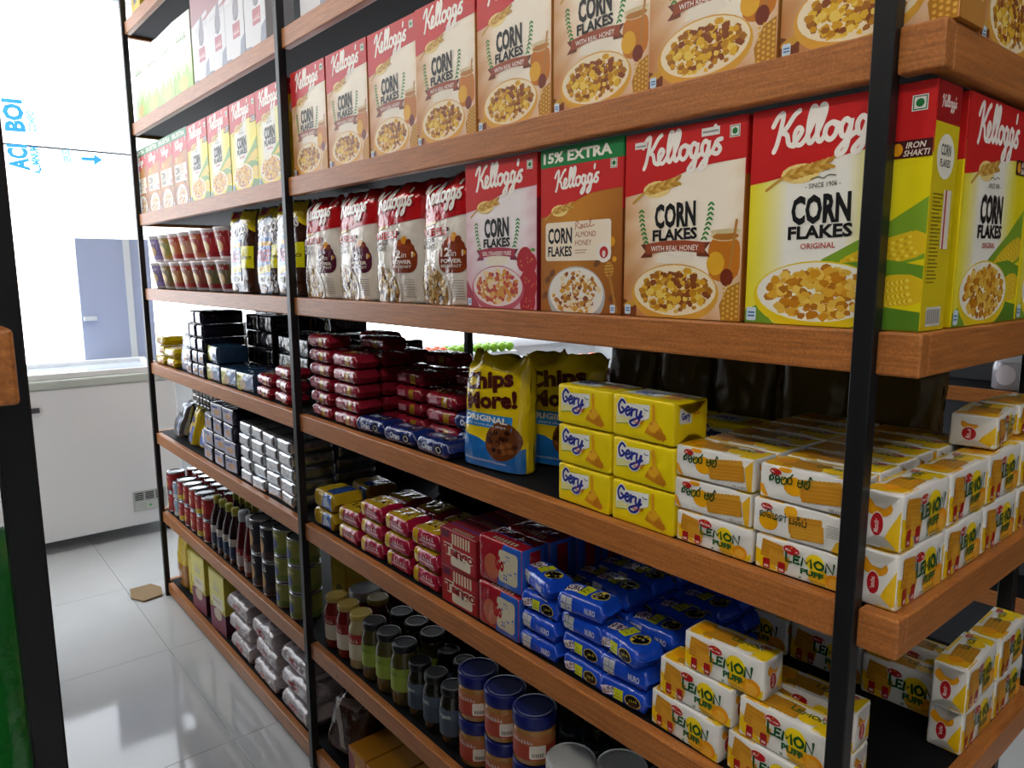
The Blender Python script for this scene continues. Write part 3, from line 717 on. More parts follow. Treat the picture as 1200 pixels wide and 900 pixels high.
K_STRAW = carton('strawberry_flakes_carton', .216, .07, .286, [(0, '#8d1f33'), (.72, RED)], {'front': honey_like(straw_bg, '#a52a44', 'REAL STRAWBERRY PUREE', '#c2586c', '#f3e2e0', ['#d99a3c', '#e3b060', '#c8502e', '#b93a3a', '#f0d8a0'], straw_extra)})
# ---- almond honey, 15% extra
def almond_front(d, W, H):
    d.sheet('front_picture'); d.grad(0, 0, W, H*.75, 8, 12, lambda u, v: mixc('#c88420', '#8a4a14', abs(u/W-.4)*1.1+(.4-v/H)*.6))
    d.bowl(W*.46, H*.12, W*.36, H*.165, '#b9bcbd', '#eeeae2', ['#b5731f', '#d8a23a', '#e9d9b0', '#8a4a1c', '#c98a2a', '#f0e6cc'], 150, 8)
    for x, y in ((.1, .2), (.16, .24), (.72, .3), (.9, .1), (.06, .1)): d.ell(W*x, H*y, W*.045, H*.02, '#7a4a20', 10, .7)
    d.ell(W*.86, H*.26, W*.055, H*.045, '#d09a3c', 12); d.stroke([(W*.86, H*.24), (W*.95, H*.02)], W*.03, '#b57c30', smooth=False)
    for k in range(4): d.stroke([(W*.81, H*(.235+.018*k)), (W*.91, H*(.24+.018*k))], H*.005, '#8f5a1c', smooth=False)
    d.ell(W*.88, H*.42, W*.045, H*.03, '#e2a11c', 10); d.ell(W*.92, H*.32, W*.025, H*.016, '#e2a11c', 10)
    red_band(d, W, H, .585, .70, .9); d.wheat(W*.22, H*.62, W*.32)
    d.rect(0, H*.885, W, H, '#15803f'); veg_mark(d, W*.86, H*.83, W*.075); info_mark(d, W*.88, H*.01, W*.07)
    d.rrect(W*.07, H*.315, W*.88, H*.55, .006, '#f3e6cf')
    d.ell(W*.8, H*.36, W*.085, W*.085, '#f2ece2', 18); d.ell(W*.8, H*.36, W*.05, W*.05, '#c22a2a', 16); d.ell(W*.8, H*.352, W*.02, W*.03, '#e8e0d8', 8)
    d.sheet('brand_lettering'); d.script(W*.2, H*.745, W*.54, '#fbf6ee', .05)
    d.sheet('title_lettering'); d.text('CORN', W*.26, H*.425, H*.092, INKB, w=W*.31, bold=.035, align='c'); d.text('FLAKES', W*.26, H*.345, H*.06, INKB, w=W*.31, bold=.03, align='c')
    d.sheet('flavour_lettering'); d.script(W*.46, H*.5, W*.24, '#b0552a', .08, .06, [[(0, .0), (.1, .9), (.45, .75), (.15, .45), (.6, 0)], [(.6, .15), (.95, .35), (.7, .45), (.75, .02), (1.05, .2)], [(1.5, .4), (1.15, .4), (1.15, .05), (1.5, .2), (1.55, .05), (1.75, .2)], [(1.75, .2), (2.0, .9), (1.9, .9), (1.85, .1), (2.4, .2)]])
    d.text('ALMOND', W*.455, H*.455, H*.034, '#a8512c', w=W*.25, bold=0); d.text('HONEY', W*.455, H*.405, H*.034, '#a8512c', w=W*.2, bold=0)
    d.rect(W*.455, H*.375, W*.6, H*.38, '#b98a6a'); d.rect(W*.455, H*.36, W*.58, H*.365, '#b98a6a')
    d.sheet('extra_lettering'); d.text('15% EXTRA', W*.04, H*.912, H*.06, '#f3f1e4', w=W*.84, bold=.04, rot=.0)
K_ALM = carton('almond_flakes_carton', .198, .07, .286, [(0, '#8a4a16'), (.6, RED), (.885, '#15803f')], {'front': almond_front})
# price stickers of the big honey box
def stickers(d, W, H):
    honey_like(honey_bg, '#9c4a28', 'WITH REAL HONEY', '#e0a83c', '#f6e6c4', ['#d9a01f', '#e6b834', '#c48a16', '#f0d060', '#a86a1e', '#8c4a1c'], honey_extra)(d, W, H)
    d.sheet('price_sticker'); d.rect(W*.09, H*.915, W*.2, H*.95, '#e6e6e2'); d.rect(W*.1, H*.925, W*.19, H*.932, '#8d8d8d'); d.rect(W*.66, H*.925, W*.8, H*.965, '#e6e6e2'); d.rect(W*.67, H*.94, W*.79, H*.95, '#9a9a9a')
K_HONEYS = carton('honey_flakes_carton', .218, .07, .283, HSIDE, {'front': stickers})
# ---- pale cartons on the high shelf
def green_front(d, W, H):
    d.sheet('front_picture'); d.grad(0, 0, W, H, 6, 10, lambda u, v: mixc('#8fbf4a', '#e6efdc', v/H*2.0-.05*math.sin(u*90)))
    for k in range(6): d.ell(W*(.1+.16*k), H*(.18+.06*math.sin(k*2.1)), W*.07, H*.14, '#a6cc62', 10, .2)
    d.ell(W*.5, H*.16, W*.25, H*.1, '#d9c36a', 14); d.text('~OA', W*.5, H*.7, H*.1, '#6a8f4a', w=W*.5, align='c')
K_GREEN = carton('cereal_carton', .21, .075, .29, [(0, '#9dbb52'), (.55, '#a8ab98')], {'front': green_front})
def pale_front(d, W, H):
    d.sheet('front_picture'); d.rect(0, H*.56, W, H, '#b58f96'); d.poly([(0, H*.5), (W, H*.6), (W, H*.64), (0, H*.56)], '#dcdce0'); d.rect(0, 0, W, H*.5, '#d9dade')
    d.ell(W*.6, H*.44, W*.16, H*.1, '#8d8a96', 16); d.poly([(W*.44, H*.36), (W*.76, H*.4), (W*.7, H*.62), (W*.55, H*.6)], '#9b97a2')
    d.rect(W*.4, H*.2, W*.78, H*.33, '#b8727c'); d.text('~CO', W*.59, H*.235, H*.05, '#ecd9dc', w=W*.32, align='c'); d.poly([(W*.7, 0), (W, 0), (W, H*.2), (W*.8, H*.16)], '#8f95a8'); d.poly([(0, 0), (W*.4, 0), (W*.3, H*.05), (0, H*.06)], '#7f8698')
K_PALE = carton('drink_powder_carton', .165, .09, .36, [(0, '#cfd0d4'), (.56, '#a98890')], {'front': pale_front})
K_YBOX = carton('yellow_carton', .14, .1, .28, [(0, '#d8b53a')], {'front': lambda d, W, H: (d.sheet('front_picture'), d.rect(W*.1, H*.1, W*.9, H*.9, '#e8cf62'), d.rect(W*.25, H*.2, W*.6, H*.6, '#8b8790'))})
# ---- noodle cup
def cup_kind(c1, c2):
    body = lathe_mesh('noodle_cup', [(.05, 0), (.052, .004), (.073, .11), (.076, .113), (.076, .117), (.07, .119)], '#ded6d8', PLASTIC, 20)
    tp = lambda v: .0512+.0212*v/.11
    def lab(d):
        d.sheet('sleeve'); d.rect(-.085, .012, .085, .104, c1); d.rect(-.085, .012, .085, .03, c2); d.ell(.0, .05, .03, .024, '#c9a06a', 14); d.ell(.0, .055, .024, .016, '#e0c48a', 12); d.rect(-.05, .082, .05, .1, c2); d.text('~NO', 0, .085, .011, '#efe3d4', w=.07, align='c')
    lid = lathe_mesh('lid', [(.072, .1185), (.073, .1195), (.02, .1205)], '#c4b0b4', PLASTIC, 20)
    return Kind('noodle_cup', body, [('lid', lid)]+wrap_print(lab, .0615, taper=tp), (.152, .152, .1205))
K_CUPS = [cup_kind(a, b) for a, b in (('#7d6ba0', '#8f80b8'), ('#8a8f4a', '#a9843c'), ('#b5643a', '#a83a30'), ('#b98a78', '#a83a30'), ('#a33c38', '#b5643a'), ('#a82a30', '#8f1f26'), ('#a82a30', '#8f1f26'))]
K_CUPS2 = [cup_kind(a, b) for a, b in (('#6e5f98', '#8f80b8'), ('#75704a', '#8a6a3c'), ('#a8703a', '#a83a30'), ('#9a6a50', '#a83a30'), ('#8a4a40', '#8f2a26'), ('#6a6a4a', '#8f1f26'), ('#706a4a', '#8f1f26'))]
# ---- muesli bags
def muesli(col, txt, seed):
    def fn(d, W, H):
        d.sheet('front_print'); d.poly([(0, H*.62), (W*.5, H*.655), (W, H*.69), (W, H*.97), (0, H*.97)], '#b9141c')
        d.stroke([(W*.02, H*.615), (W*.2, H*.63), (W*.4, H*.64)], H*.03, '#d9b869', taper=True)
        d.rrect(W*.48, H*.25, W*.95, H*.46, .02, col); d.ell(W*.72, H*.44, W*.2, H*.08, col, 16); d.ell(W*.66, H*.5, W*.05, H*.03, '#b0531c', 8); d.ell(W*.74, H*.52, W*.06, H*.035, '#d8921c', 8); d.ell(W*.82, H*.5, W*.05, H*.03, '#7a3418', 8)
        d.ell(W*.62, H*.58, W*.03, H*.018, '#3a2c24', 8); d.ell(W*.9, H*.4, W*.03, H*.02, '#d8a03a', 8)
        d.ell(W*.33, H*.13, W*.37, H*.19, '#d5cfbf', 22, -.35); d.ell(W*.32, H*.13, W*.33, H*.165, '#9a7434', 22, -.35)
        R = random.Random(seed)
        for k in range(150):
            a = R.uniform(0, 6.28); q = math.sqrt(R.random()); x, y = W*.3*q*math.cos(a), H*.145*q*math.sin(a)
            x, y = W*.32+x*.94+y*.34, H*.13+y*.94-x*.34
            if y < H*.006: continue
            d.L += .06; d.ell(x, y, .0075, .0046, R.choice(['#c29a4a', '#7a5220', '#e0c684', '#4a2f1c', '#a8843c', '#8c6a2c']), 6, R.uniform(0, 3), keep=True)
        for k in range(8): d.rect(W*.76, H*(.05+.02*k), W*.92, H*(.054+.02*k), '#7d766c')
        d.sheet('lettering'); d.script(W*.14, H*.77, W*.74, '#f3ece6', .06); d.sheet('title_lettering'); d.text('MUESLI', W*.0+.006, H*.53, H*.06, '#b9141c', w=W*.6, bold=.03, rot=.03)
        for k, t in enumerate(txt): d.text(t, W*.04, H*(.485-.045*k), H*.032, '#3a3230', w=W*.36, bold=.02)
        d.sheet('badge_lettering'); d.text('12', W*.53, H*.375, H*.065, '#efe6da', w=W*.18, bold=.03); d.text('in 1', W*.73, H*.375, H*.05, '#efe6da', w=W*.18, bold=.0)
        d.text('POWER', W*.72, H*.325, H*.03, '#efe6da', w=W*.36, bold=.03, align='c'); d.text('BREAKFAST', W*.72, H*.29, H*.022, '#efe6da', w=W*.36, bold=.01, align='c')
    return pouch('muesli_bag', .2, .085, .28, lambda f, u, v: '#8f1218' if v > .17 and f in ('right', 'left', 'back') else ('#a8141a' if v > .265 else '#e9e4da'), {'front': fn}, seed, .0028)
K_MU = [muesli('#5c2338', ['FRUIT NUT', 'SEEDS'], 3), muesli('#5c2338', ['FRUIT NUT', 'SEEDS'], 7), muesli('#8a3a1e', ['NUTS', 'DELIGHT'], 11), muesli('#8a3a1e', ['NUTS', 'DELIGHT'], 14)]
# ---- choc cereal bags with a gift panel
def chocos(d, W, H):
    d.sheet('front_print'); d.poly([(0, H*.78), (W*.55, H*.9), (W, H*.72), (W, H*.98), (0, H*.98)], '#d9c41c'); d.rect(W*.1, H*.9, W*.45, H*.98, '#a8202a')
    d.rect(W*.03, H*.2, W*.62, H*.64, '#6a92cf'); d.poly([(W*.05, H*.22), (W*.62, H*.26), (W*.62, H*.34), (W*.05, H*.3)], '#e6d23a'); d.rect(W*.08, H*.55, W*.62, H*.6, '#e2b232')
    d.rect(W*.64, H*.3, W*.98, H*.56, '#d8d416'); d.rect(W*.02, H*.12, W*.62, H*.22, '#dcdfe0'); d.ell(W*.4, H*.17, W*.18, H*.03, '#46503c', 14); d.ell(W*.3, H*.06, W*.14, H*.05, '#7a5a3a', 12); d.ell(W*.75, H*.09, W*.2, H*.07, '#4a2a1a', 12)
    d.sheet('lettering'); d.text('CHOCOS', W*.06, H*.66, H*.1, '#e9e6e2', w=W*.84, bold=.04, rot=.12); d.sheet('offer_lettering'); d.text('FREE', W*.1, H*.38, H*.13, '#c76a86', w=W*.5, bold=.04); d.sheet('badge_lettering'); d.text('CHOCO', W*.81, H*.41, H*.035, '#2a2a18', w=W*.28, bold=.03, align='c')
K_CHOC = [pouch('choc_cereal_bag', .2, .08, .29, lambda f, u, v: '#5a1a20' if f != 'front' else ('#3a2016' if u > .115 else '#b9c4dc'), {'front': chocos}, s, .0028) for s in (5, 9)]
# ---- big yellow cookie bag
def cookie_bag(d, W, H):
    d.sheet('front_print'); d.poly([(0, 0), (W, 0), (W, H*.22), (W*.7, H*.16), (W*.35, H*.26), (0, H*.3)], '#1f6fc0'); d.rect(W*.04, H*.36, W*.86, H*.48, '#2b86cf')
    d.ell(W*.72, H*.26, W*.26, H*.17, '#6a3a1e', 22, .3)
    R = random.Random(2)
    for k in range(22):
        a = R.uniform(0, 6.28); q = R.uniform(0, .85); d.ell(W*.72+W*.24*q*math.cos(a), H*.26+H*.15*q*math.sin(a), .008, .006, R.choice(['#4a2412', '#865028', '#3a1a0c']), 7, keep=k > 0)
    d.sheet('lettering')
    d.text('Chips', W*.04, H*.67, H*.14, '#4a1a14', w=W*.82, bold=.05, rot=.14); d.text('More!', W*.12, H*.51, H*.14, '#4a1a14', w=W*.8, bold=.05, rot=.1)
    d.text('ORIGINAL', W*.08, H*.415, H*.05, '#f0efe6', w=W*.72, bold=.035); d.text('with more choc chips', W*.1, H*.375, H*.022, '#e6ecf0', w=W*.68, bold=.0); d.sheet('small_lettering'); d.text('~mi', W*.1, H*.06, H*.022, '#dfe8f0', w=W*.7, bold=0)
K_COOK = [pouch('cookie_bag', .185, .08, .245, '#e3c714', {'front': cookie_bag}, s, .006, topwave=.02) for s in (3, 8)]
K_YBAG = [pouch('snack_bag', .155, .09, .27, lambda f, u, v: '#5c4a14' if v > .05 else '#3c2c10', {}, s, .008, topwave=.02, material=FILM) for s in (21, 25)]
# ---- lemon puff bricks
def lemon_blobs(d, spots, W, H):
    for x, y, r, c in spots: d.ell(W*x, H*y, H*r, H*r*.9, c, 14)
def biscuit(d, cx, cy, w, h, col, rot=.1):
    c, s = math.cos(rot), math.sin(rot); p = []
    n = 9
    for (x0, y0, x1, y1) in ((-.5, -.5, .5, -.5), (.5, -.5, .5, .5), (.5, .5, -.5, .5), (-.5, .5, -.5, -.5)):
        for k in range(n*2):
            t = k/(n*2); x, y = x0+(x1-x0)*t, y0+(y1-y0)*t; k_ = .035 if k % 2 else 0; nx, ny = (y1-y0), -(x1-x0)
            p.append((x+nx*k_, y+ny*k_))
    d.poly([(cx+w*a*c-h*b*s, cy+w*a*s+h*b*c) for a, b in p], col)
    for k in range(4):
        b = -.34+.22*k; d.stroke([(cx+w*a*c-h*b*s, cy+w*a*s+h*b*c) for a in (-.42, .42)], h*.05, mixc2(col, '#f0c060', .35), smooth=False)
def brand_oval(d, x, y, w, rot=-.06):
    d.ell(x, y, w, w*.56, '#f0e2dc', 18, rot); d.ell(x, y, w*.93, w*.49, '#b2121a', 18, rot); d.text('Munchee', x, y-w*.16, w*.3, '#f6e4de', w=w*1.4, bold=.02, align='c', rot=rot, shear=.15); d.ell(x, y+w*.28, w*.16, w*.08, '#e0871c', 8)
LEM = '#e9a30c'
LEMONS = [[(.0, 1.0), (.02, .0), (.36, .04)], [(.86, .82), (.52, .8), (.5, .02), (.84, .06)], [(.52, .42), (.78, .44)], [(1.0, .0), (1.08, .86), (1.3, .3), (1.55, .88), (1.62, .0)], [(2.0, .84), (1.8, .5), (1.98, .08), (2.3, .2), (2.34, .6), (2.1, .86)], [(2.52, .0), (2.54, .9), (2.96, .02), (3.0, 1.0)]]
def hand_word(d, x, y, w, h, col, pen, rot=.02):
    k = w/3.0; c, s = math.cos(rot), math.sin(rot)
    for n, st in enumerate(LEMONS):
        pts = [(x+a*k*c-b*h*s, y+a*k*s+b*h*c) for a, b in st]
        d.stroke(pts if n != 4 else pts, pen, col, closed=(n == 4), smooth=(n == 4), keep=n > 0)
def lemon_en(d, W, H):
    d.sheet('front_print'); d.poly([(0, 0), (W*.3, 0), (W*.12, H*.5), (0, H*.6)], '#f2c60c'); d.poly([(W*.62, 0), (W, 0), (W, H*.3), (W*.9, H*.12)], '#f4cf10'); lemon_blobs(d, [(.7, .25, .3, '#f3b81a'), (.86, .24, .24, '#ee9a10'), (.66, .62, .27, '#f9d91c')], W, H)
    d.ell(W*.86, H*.2, H*.165, H*.155, '#f2b23c', 14); biscuit(d, W*.2, H*.62, W*.24, H*.5, '#c98a1e', -.12); biscuit(d, W*.27, H*.4, W*.22, H*.4, '#d69a2a', -.18)
    for x in (.1, .27): d.rrect(W*x, H*.06, W*(x+.08), H*.36, .002, '#a8161e'); d.rect(W*(x+.015), H*.1, W*(x+.065), H*.17, '#e6c8c0')
    for k in range(2): d.rect(W*.58, H*(.05+.06*k), W*.78, H*(.065+.06*k), '#6a6a60')
    veg_mark(d, W*.5, H*.06, H*.09)
    brand_oval(d, W*.41, H*.8, W*.095)
    d.sheet('lettering'); hand_word(d, W*.36, H*.46, W*.5, H*.26, '#0f4f22', H*.062); d.text('PUFF', W*.52, H*.24, H*.16, '#175c2a', w=W*.24, bold=.05)
def lemon_si(d, W, H):
    d.sheet('front_print'); d.ell(W*.28, H*.92, H*.2, H*.08, '#efa60c', 14); d.poly([(0, 0), (W*.12, 0), (W*.04, H*.4), (0, H*.4)], '#efa60c'); lemon_blobs(d, [(.38, .5, .3, '#f0ac10'), (.28, .62, .12, '#f6c840')], W, H)
    biscuit(d, W*.66, H*.56, W*.42, H*.5, '#d59a2c', .14); biscuit(d, W*.68, H*.44, W*.42, H*.46, '#c98a20', .12); d.poly([(W*.94, 0), (W, 0), (W, H), (W*.9, H*.7)], '#f0b820'); d.text('100 g NET', W*.76, H*.06, H*.08, '#5a5a54', w=W*.16, bold=0)
    brand_oval(d, W*.18, H*.82, W*.07)
    d.sheet('lettering'); d.script(W*.12, H*.5, W*.46, '#1c4a1e', .03, .085, SINHALA, 3.2, 1.0)
def lemon_ta(d, W, H):
    d.sheet('front_print'); lemon_blobs(d, [(.18, .4, .3, '#f0ac10'), (.42, .82, .2, '#efb020')], W, H); biscuit(d, W*.58, H*.5, W*.34, H*.5, '#c98a20', .1); biscuit(d, W*.6, H*.36, W*.34, H*.44, '#d59a2c', .1); d.poly([(W*.85, 0), (W, 0), (W, H*.5), (W*.9, H*.3)], '#f0b820')
    for k in range(6): d.rect(W*.8, H*(.4+.06*k), W*.92, H*(.415+.06*k), '#8a8a80')
    brand_oval(d, W*.16, H*.82, W*.07)
    d.sheet('lettering'); d.text('\u0bb2\u0bc6\u0bae\u0ba9\u0bcd \u0baa\u0b83\u0baa\u0bcd', W*.08, H*.5, H*.22, '#1c3a1e', w=W*.52, bold=.02)
def lemon_top(d, W, H):
    d.sheet('top_print'); d.poly([(0, 0), (W*.34, 0), (W*.2, H), (0, H)], '#f0b810'); d.poly([(W*.8, 0), (W, 0), (W, H), (W*.86, H*.7)], '#f4d01a'); biscuit(d, W*.4, H*.45, W*.4, H*.62, '#c48a1c', .05); d.ell(W*.16, H*.5, H*.24, H*.22, '#f0a010', 14); d.ell(W*.72, H*.4, H*.3, H*.26, '#f6cf1c', 14); d.poly([(W*.3, H*.86), (W*.8, H*.86), (W*.8, H*.96), (W*.3, H*.96)], '#f2d040')
    hand_word(d, W*.5, H*.45, W*.36, H*.22, '#1f5a26', H*.045); brand_oval(d, W*.86, H*.72, W*.07)
def lemon_end(d, W, H):
    d.sheet('end_print'); d.ell(W*.42, H*.72, H*.24, H*.17, '#f0a414', 14); d.poly([(W*.5, 0), (W, 0), (W, H*.75), (W*.7, H*.35)], '#f4c813'); d.ell(W*.42, H*.42, W*.17, H*.22, '#f0e2dc', 16); d.ell(W*.42, H*.42, W*.155, H*.2, '#b2121a', 16); d.text('Munchee', W*.46, H*.28, W*.12, '#f0dcd6', w=H*.28, bold=.02, align='l', rot=PI/2)
LW, LD, LH = .136, .062, .0495
def lemon_kind(front, seed):
    return soft_pack('lemon_biscuit_pack', LW, LD, LH, '#eeeeea', {'front': front, 'top': lemon_top, 'right': lemon_end, 'left': lemon_end, 'back': lemon_en}, .0035, .0008, .0012, seed, res=.009, flaps=end_flaps('#e8e8e4'), material=FILM, step=.009)
K_LEN = [lemon_kind(lemon_en, s) for s in (1, 2)]; K_LSI = lemon_kind(lemon_si, 3); K_LTA = lemon_kind(lemon_ta, 4)
# ---- yellow cheese biscuit bricks
def gery(d, W, H):
    d.sheet('front_print'); d.poly([(W*.08, H*.3), (W*.3, H*.36), (W*.52, H*.47), (W*.62, H*.56), (W*.62, H*.86), (W*.08, H*.8)], '#e9ece4'); d.poly([(W*.08, H*.3), (W*.3, H*.36), (W*.5, H*.46), (W*.1, H*.5)], '#e8e6a0')
    d.stroke([(W*.08, H*.3), (W*.3, H*.36), (W*.55, H*.49)], H*.014, '#5f7a1e'); d.stroke([(W*.68, H*.86), (W*.69, H*.6), (W*.7, H*.4)], W*.05, '#e2a11e')
    d.poly([(W*.6, H*.36), (W*.66, H*.5), (W*.74, H*.52), (W*.82, H*.36), (W*.9, H*.14), (W*.78, H*.1), (W*.56, H*.22)], '#d08a1e'); d.ell(W*.7, H*.38, W*.09, H*.13, '#e9b02c', 14); biscuit(d, W*.8, H*.2, W*.14, H*.16, '#c47a1c', -.3)
    d.stroke([(W*.53, H*.76), (W*.56, H*.73), (W*.6, H*.73)], H*.02, '#1a3f86')
    d.sheet('lettering')
    for wd, c in ((.3, '#f3f3ee'), (.17, '#1f2f8c')):
        d.script(W*.11, H*.56, W*.4, c, -.12, wd, [[(.6, .8), (.25, .95), (0, .5), (.25, .05), (.6, .3), (.35, .45)], [(.8, .3), (1.15, .45), (.95, .62), (.75, .3), (1.0, .05), (1.3, .3)], [(1.35, .6), (1.4, .05), (1.45, .45), (1.7, .6)], [(1.9, .6), (1.95, .2), (2.2, .2), (2.35, .65), (2.2, -.2), (1.7, -.5), (1.3, -.35), (1.7, -.1), (2.5, .3)]], 2.5, 1.2)
    d.text('Gout', W*.38, H*.38, H*.12, '#c9381e', w=W*.16, bold=.0, rot=.06, shear=.25)
def gery_top(d, W, H):
    d.sheet('top_print'); d.poly([(W*.1, H*.2), (W*.6, H*.2), (W*.6, H*.8), (W*.1, H*.8)], '#dfe3dc'); d.text('Gery', W*.15, H*.35, H*.3, '#1f2f8c', w=W*.32, bold=.05); d.poly([(W*.66, H*.2), (W*.9, H*.3), (W*.85, H*.7), (W*.68, H*.75)], '#d28c1e')
def gery_end(d, W, H):
    d.sheet('end_print'); d.rrect(W*.14, H*.5, W*.5, H*.86, .004, '#dfe3dc'); d.text('Gery', W*.19, H*.6, H*.16, '#1f2f8c', w=W*.26, bold=.05); d.text('Gout', W*.55, H*.66, H*.1, '#c9381e', w=W*.2, bold=0)
K_GERY = [soft_pack('cheese_biscuit_pack', .131, .085, .0705, '#f0d80e', {'front': gery, 'top': gery_top, 'right': gery_end}, .004, .0012, .0016, s, res=.009, flaps=end_flaps('#dcc40c'), step=.009) for s in (4, 6)]
# ---- small film packs
def wrap(name, W, D, H, base, prints, seed=1, fin=.1, wr=.0016, bulge=.002, material=GLOSS, r=.012, freq=38, res=.008):
    return soft_pack(name, W, D, H, base, prints, min(r, H*.4), bulge, wr, seed, fin, res, material, step=.008, freq=freq)
def redpack(d, W, H):
    d.sheet('front_print'); d.poly([(W*.56, H*.1), (W*.72, H*.1), (W*.72, H*.9), (W*.56, H*.9)], '#b0841c'); d.poly([(W*.16, H*.2), (W*.46, H*.3), (W*.42, H*.75), (W*.18, H*.7)], '#c4788c'); d.text('~Cr', W*.31, H*.36, H*.28, '#e9cdd4', w=W*.2, bold=.03, align='c', shear=.2)  # pink patch paints glare on the film; yellow block and marks are print
def redpack_top(d, W, H):
    d.sheet('top_print'); d.rect(W*.3, H*.15, W*.5, H*.85, '#a8841c'); d.ell(W*.66, H*.5, W*.12, H*.25, '#7a1420', 14)
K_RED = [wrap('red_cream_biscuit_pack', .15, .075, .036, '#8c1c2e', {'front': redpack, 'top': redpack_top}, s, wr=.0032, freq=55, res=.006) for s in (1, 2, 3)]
def redend(d, W, H): d.sheet('end_print'); d.rect(W*.1, H*.2, W*.9, H*.5, '#a85a6a')
def goldpack_top(d, W, H):
    d.sheet('top_print'); d.poly([(W*.14, H*.05), (W*.86, H*.05), (W*.8, H*.95), (W*.18, H*.95)], '#b99a20'); d.text('~Go', W*.5, H*.35, H*.36, '#3a2010', w=W*.5, bold=.05, align='c', shear=.2)
def goldpack(d, W, H):
    d.sheet('front_print'); d.poly([(W*.12, 0), (W*.26, 0), (W*.3, H), (W*.12, H)], '#c9a41c'); d.rect(W*.34, H*.36, W*.84, H*.5, '#d9a0ac'); d.text('~Co', W*.6, H*.56, H*.28, '#e8cfd6', w=W*.4, bold=.02, align='c')
K_GOLD = [wrap('red_wafer_pack', .125, .08, .045, '#a31a3c', {'front': goldpack, 'top': goldpack_top}, s, wr=.0028, freq=50, res=.006) for s in (5, 6, 7)]
def bluey(d, W, H): d.sheet('front_print'); d.poly([(W*.4, 0), (W*.86, 0), (W*.86, H), (W*.55, H)], '#2a58a8'); d.poly([(W*.5, H*.2), (W*.8, H*.3), (W*.7, H*.8), (W*.55, H*.7)], '#a9bcd8')
K_BLYE = [wrap('yellow_blue_wafer_pack', .14, .1, .055, '#b89a1c', {'front': bluey, 'top': lambda d, W, H: (d.sheet('top_print'), d.rect(W*.5, H*.1, W*.85, H*.9, '#2a4a88'))}, s) for s in (2, 4)]
def nuro_top(d, W, H):
    d.sheet('top_print'); d.ell(W*.72, H*.5, W*.15, H*.3, '#c9b73a', 18); d.ell(W*.72, H*.5, W*.135, H*.26, '#101216', 18); d.text('~Co', W*.72, H*.42, H*.15, '#b9a92a', w=W*.2, bold=.03, align='c', rot=.2)
    d.rect(W*.36, H*.22, W*.54, H*.78, '#c9d422'); d.text('~CR', W*.45, H*.5, H*.1, '#3a4a12', w=W*.14, align='c'); d.text('~BI', W*.45, H*.34, H*.1, '#3a4a12', w=W*.14, align='c')
    d.text('NURO', W*.14, H*.2, H*.3, '#e9e3e6', w=W*.26, bold=.16, rot=.35); d.text('NURO', W*.14, H*.2, H*.3, '#4a1420', w=W*.26, bold=.03, rot=.35)
def nuro_front(d, W, H):
    d.sheet('nutrition_panel'); d.rect(W*.14, H*.12, W*.36, H*.9, '#b9bec2'); d.stroke([(W*.15, H*.5), (W*.35, H*.5)], H*.05, '#7a8088', smooth=False); d.stroke([(W*.25, H*.15), (W*.25, H*.88)], H*.05, '#7a8088', smooth=False); d.sheet('side_lettering'); d.text('NURO', W*.62, H*.36, H*.3, '#c9d2e6', w=W*.2, bold=.03)
K_NURO = [wrap('blue_cream_biscuit_pack', .118, .064, .038, '#1a4cc8', {'top': nuro_top, 'front': nuro_front if s != 2 else nuro_top}, s, fin=.09, wr=.003, freq=50, res=.006) for s in (1, 2, 3)]
def oreo_top(d, W, H): d.sheet('top_print'); d.text('Oreo', W*.24, H*.35, H*.36, '#c9d3e6', w=W*.3, bold=.05); d.ell(W*.7, H*.5, W*.1, H*.3, '#10131c', 16); d.ell(W*.7, H*.5, W*.07, H*.2, '#aeb4be', 14); d.ell(W*.7, H*.5, W*.05, H*.14, '#14161e', 12)
K_OREO = [wrap('dark_blue_cookie_pack', .15, .07, .04, '#16296a', {'top': oreo_top, 'front': oreo_top}, s) for s in (3, 5)]
def navy_end(d, W, H): d.sheet('front_print'); d.rrect(W*.1, H*.1, W*.9, H*.9, .006, '#a3a6c0'); d.ell(W*.55, H*.45, W*.26, H*.2, '#b98f6a', 12); d.rect(W*.15, H*.68, W*.6, H*.8, '#3a4a92')
K_NAVY = [soft_pack('navy_biscuit_pack', .075, .17, .052, '#12142a', {'front': navy_end}, .008, .001, .001, s, res=.014, material=GLOSS) for s in (2, 3)]
K_NAVW = [soft_pack('navy_biscuit_box', .12, .15, .062, '#15162c', {'front': navy_end}, .006, .001, .001, s, res=.014, material=GLOSS) for s in (4, 5)]
def yb_front(d, W, H): d.sheet('front_print'); d.poly([(0, 0), (W*.3, 0), (W*.5, H), (0, H)], '#b5b83a'); d.rect(W*.42, H*.2, W*.95, H*.85, '#8fa6cf'); d.ell(W*.4, H*.4, W*.16, H*.28, '#d8c8a4', 12)
K_YB = [soft_pack('milk_biscuit_pack', .15, .12, .068, '#24405c', {'front': yb_front}, .008, .002, .002, s, res=.012, material=GLOSS) for s in (2, 3)]
def noodle_front(d, W, H): d.sheet('front_print'); d.poly([(W*.15, H*.1), (W*.6, H*.2), (W*.8, H*.9), (W*.2, H*.8)], '#d8cf9a'); d.rect(W*.5, H*.3, W*.85, H*.6, '#c46a2a')
K_YNOOD = [wrap('yellow_noodle_pack', .14, .1, .04, '#cdb314', {'front': noodle_front, 'top': noodle_front}, s) for s in (1, 3)]
K_WHITEP = pouch('white_snack_bag', .15, .07, .16, '#b9bcd0', {'front': lambda d, W, H: (d.sheet('front_print'), d.rect(W*.2, H*.25, W*.85, H*.7, '#6f7fc0'), d.ell(W*.5, H*.4, W*.2, H*.15, '#c9a08a', 12))}, 6, .004)
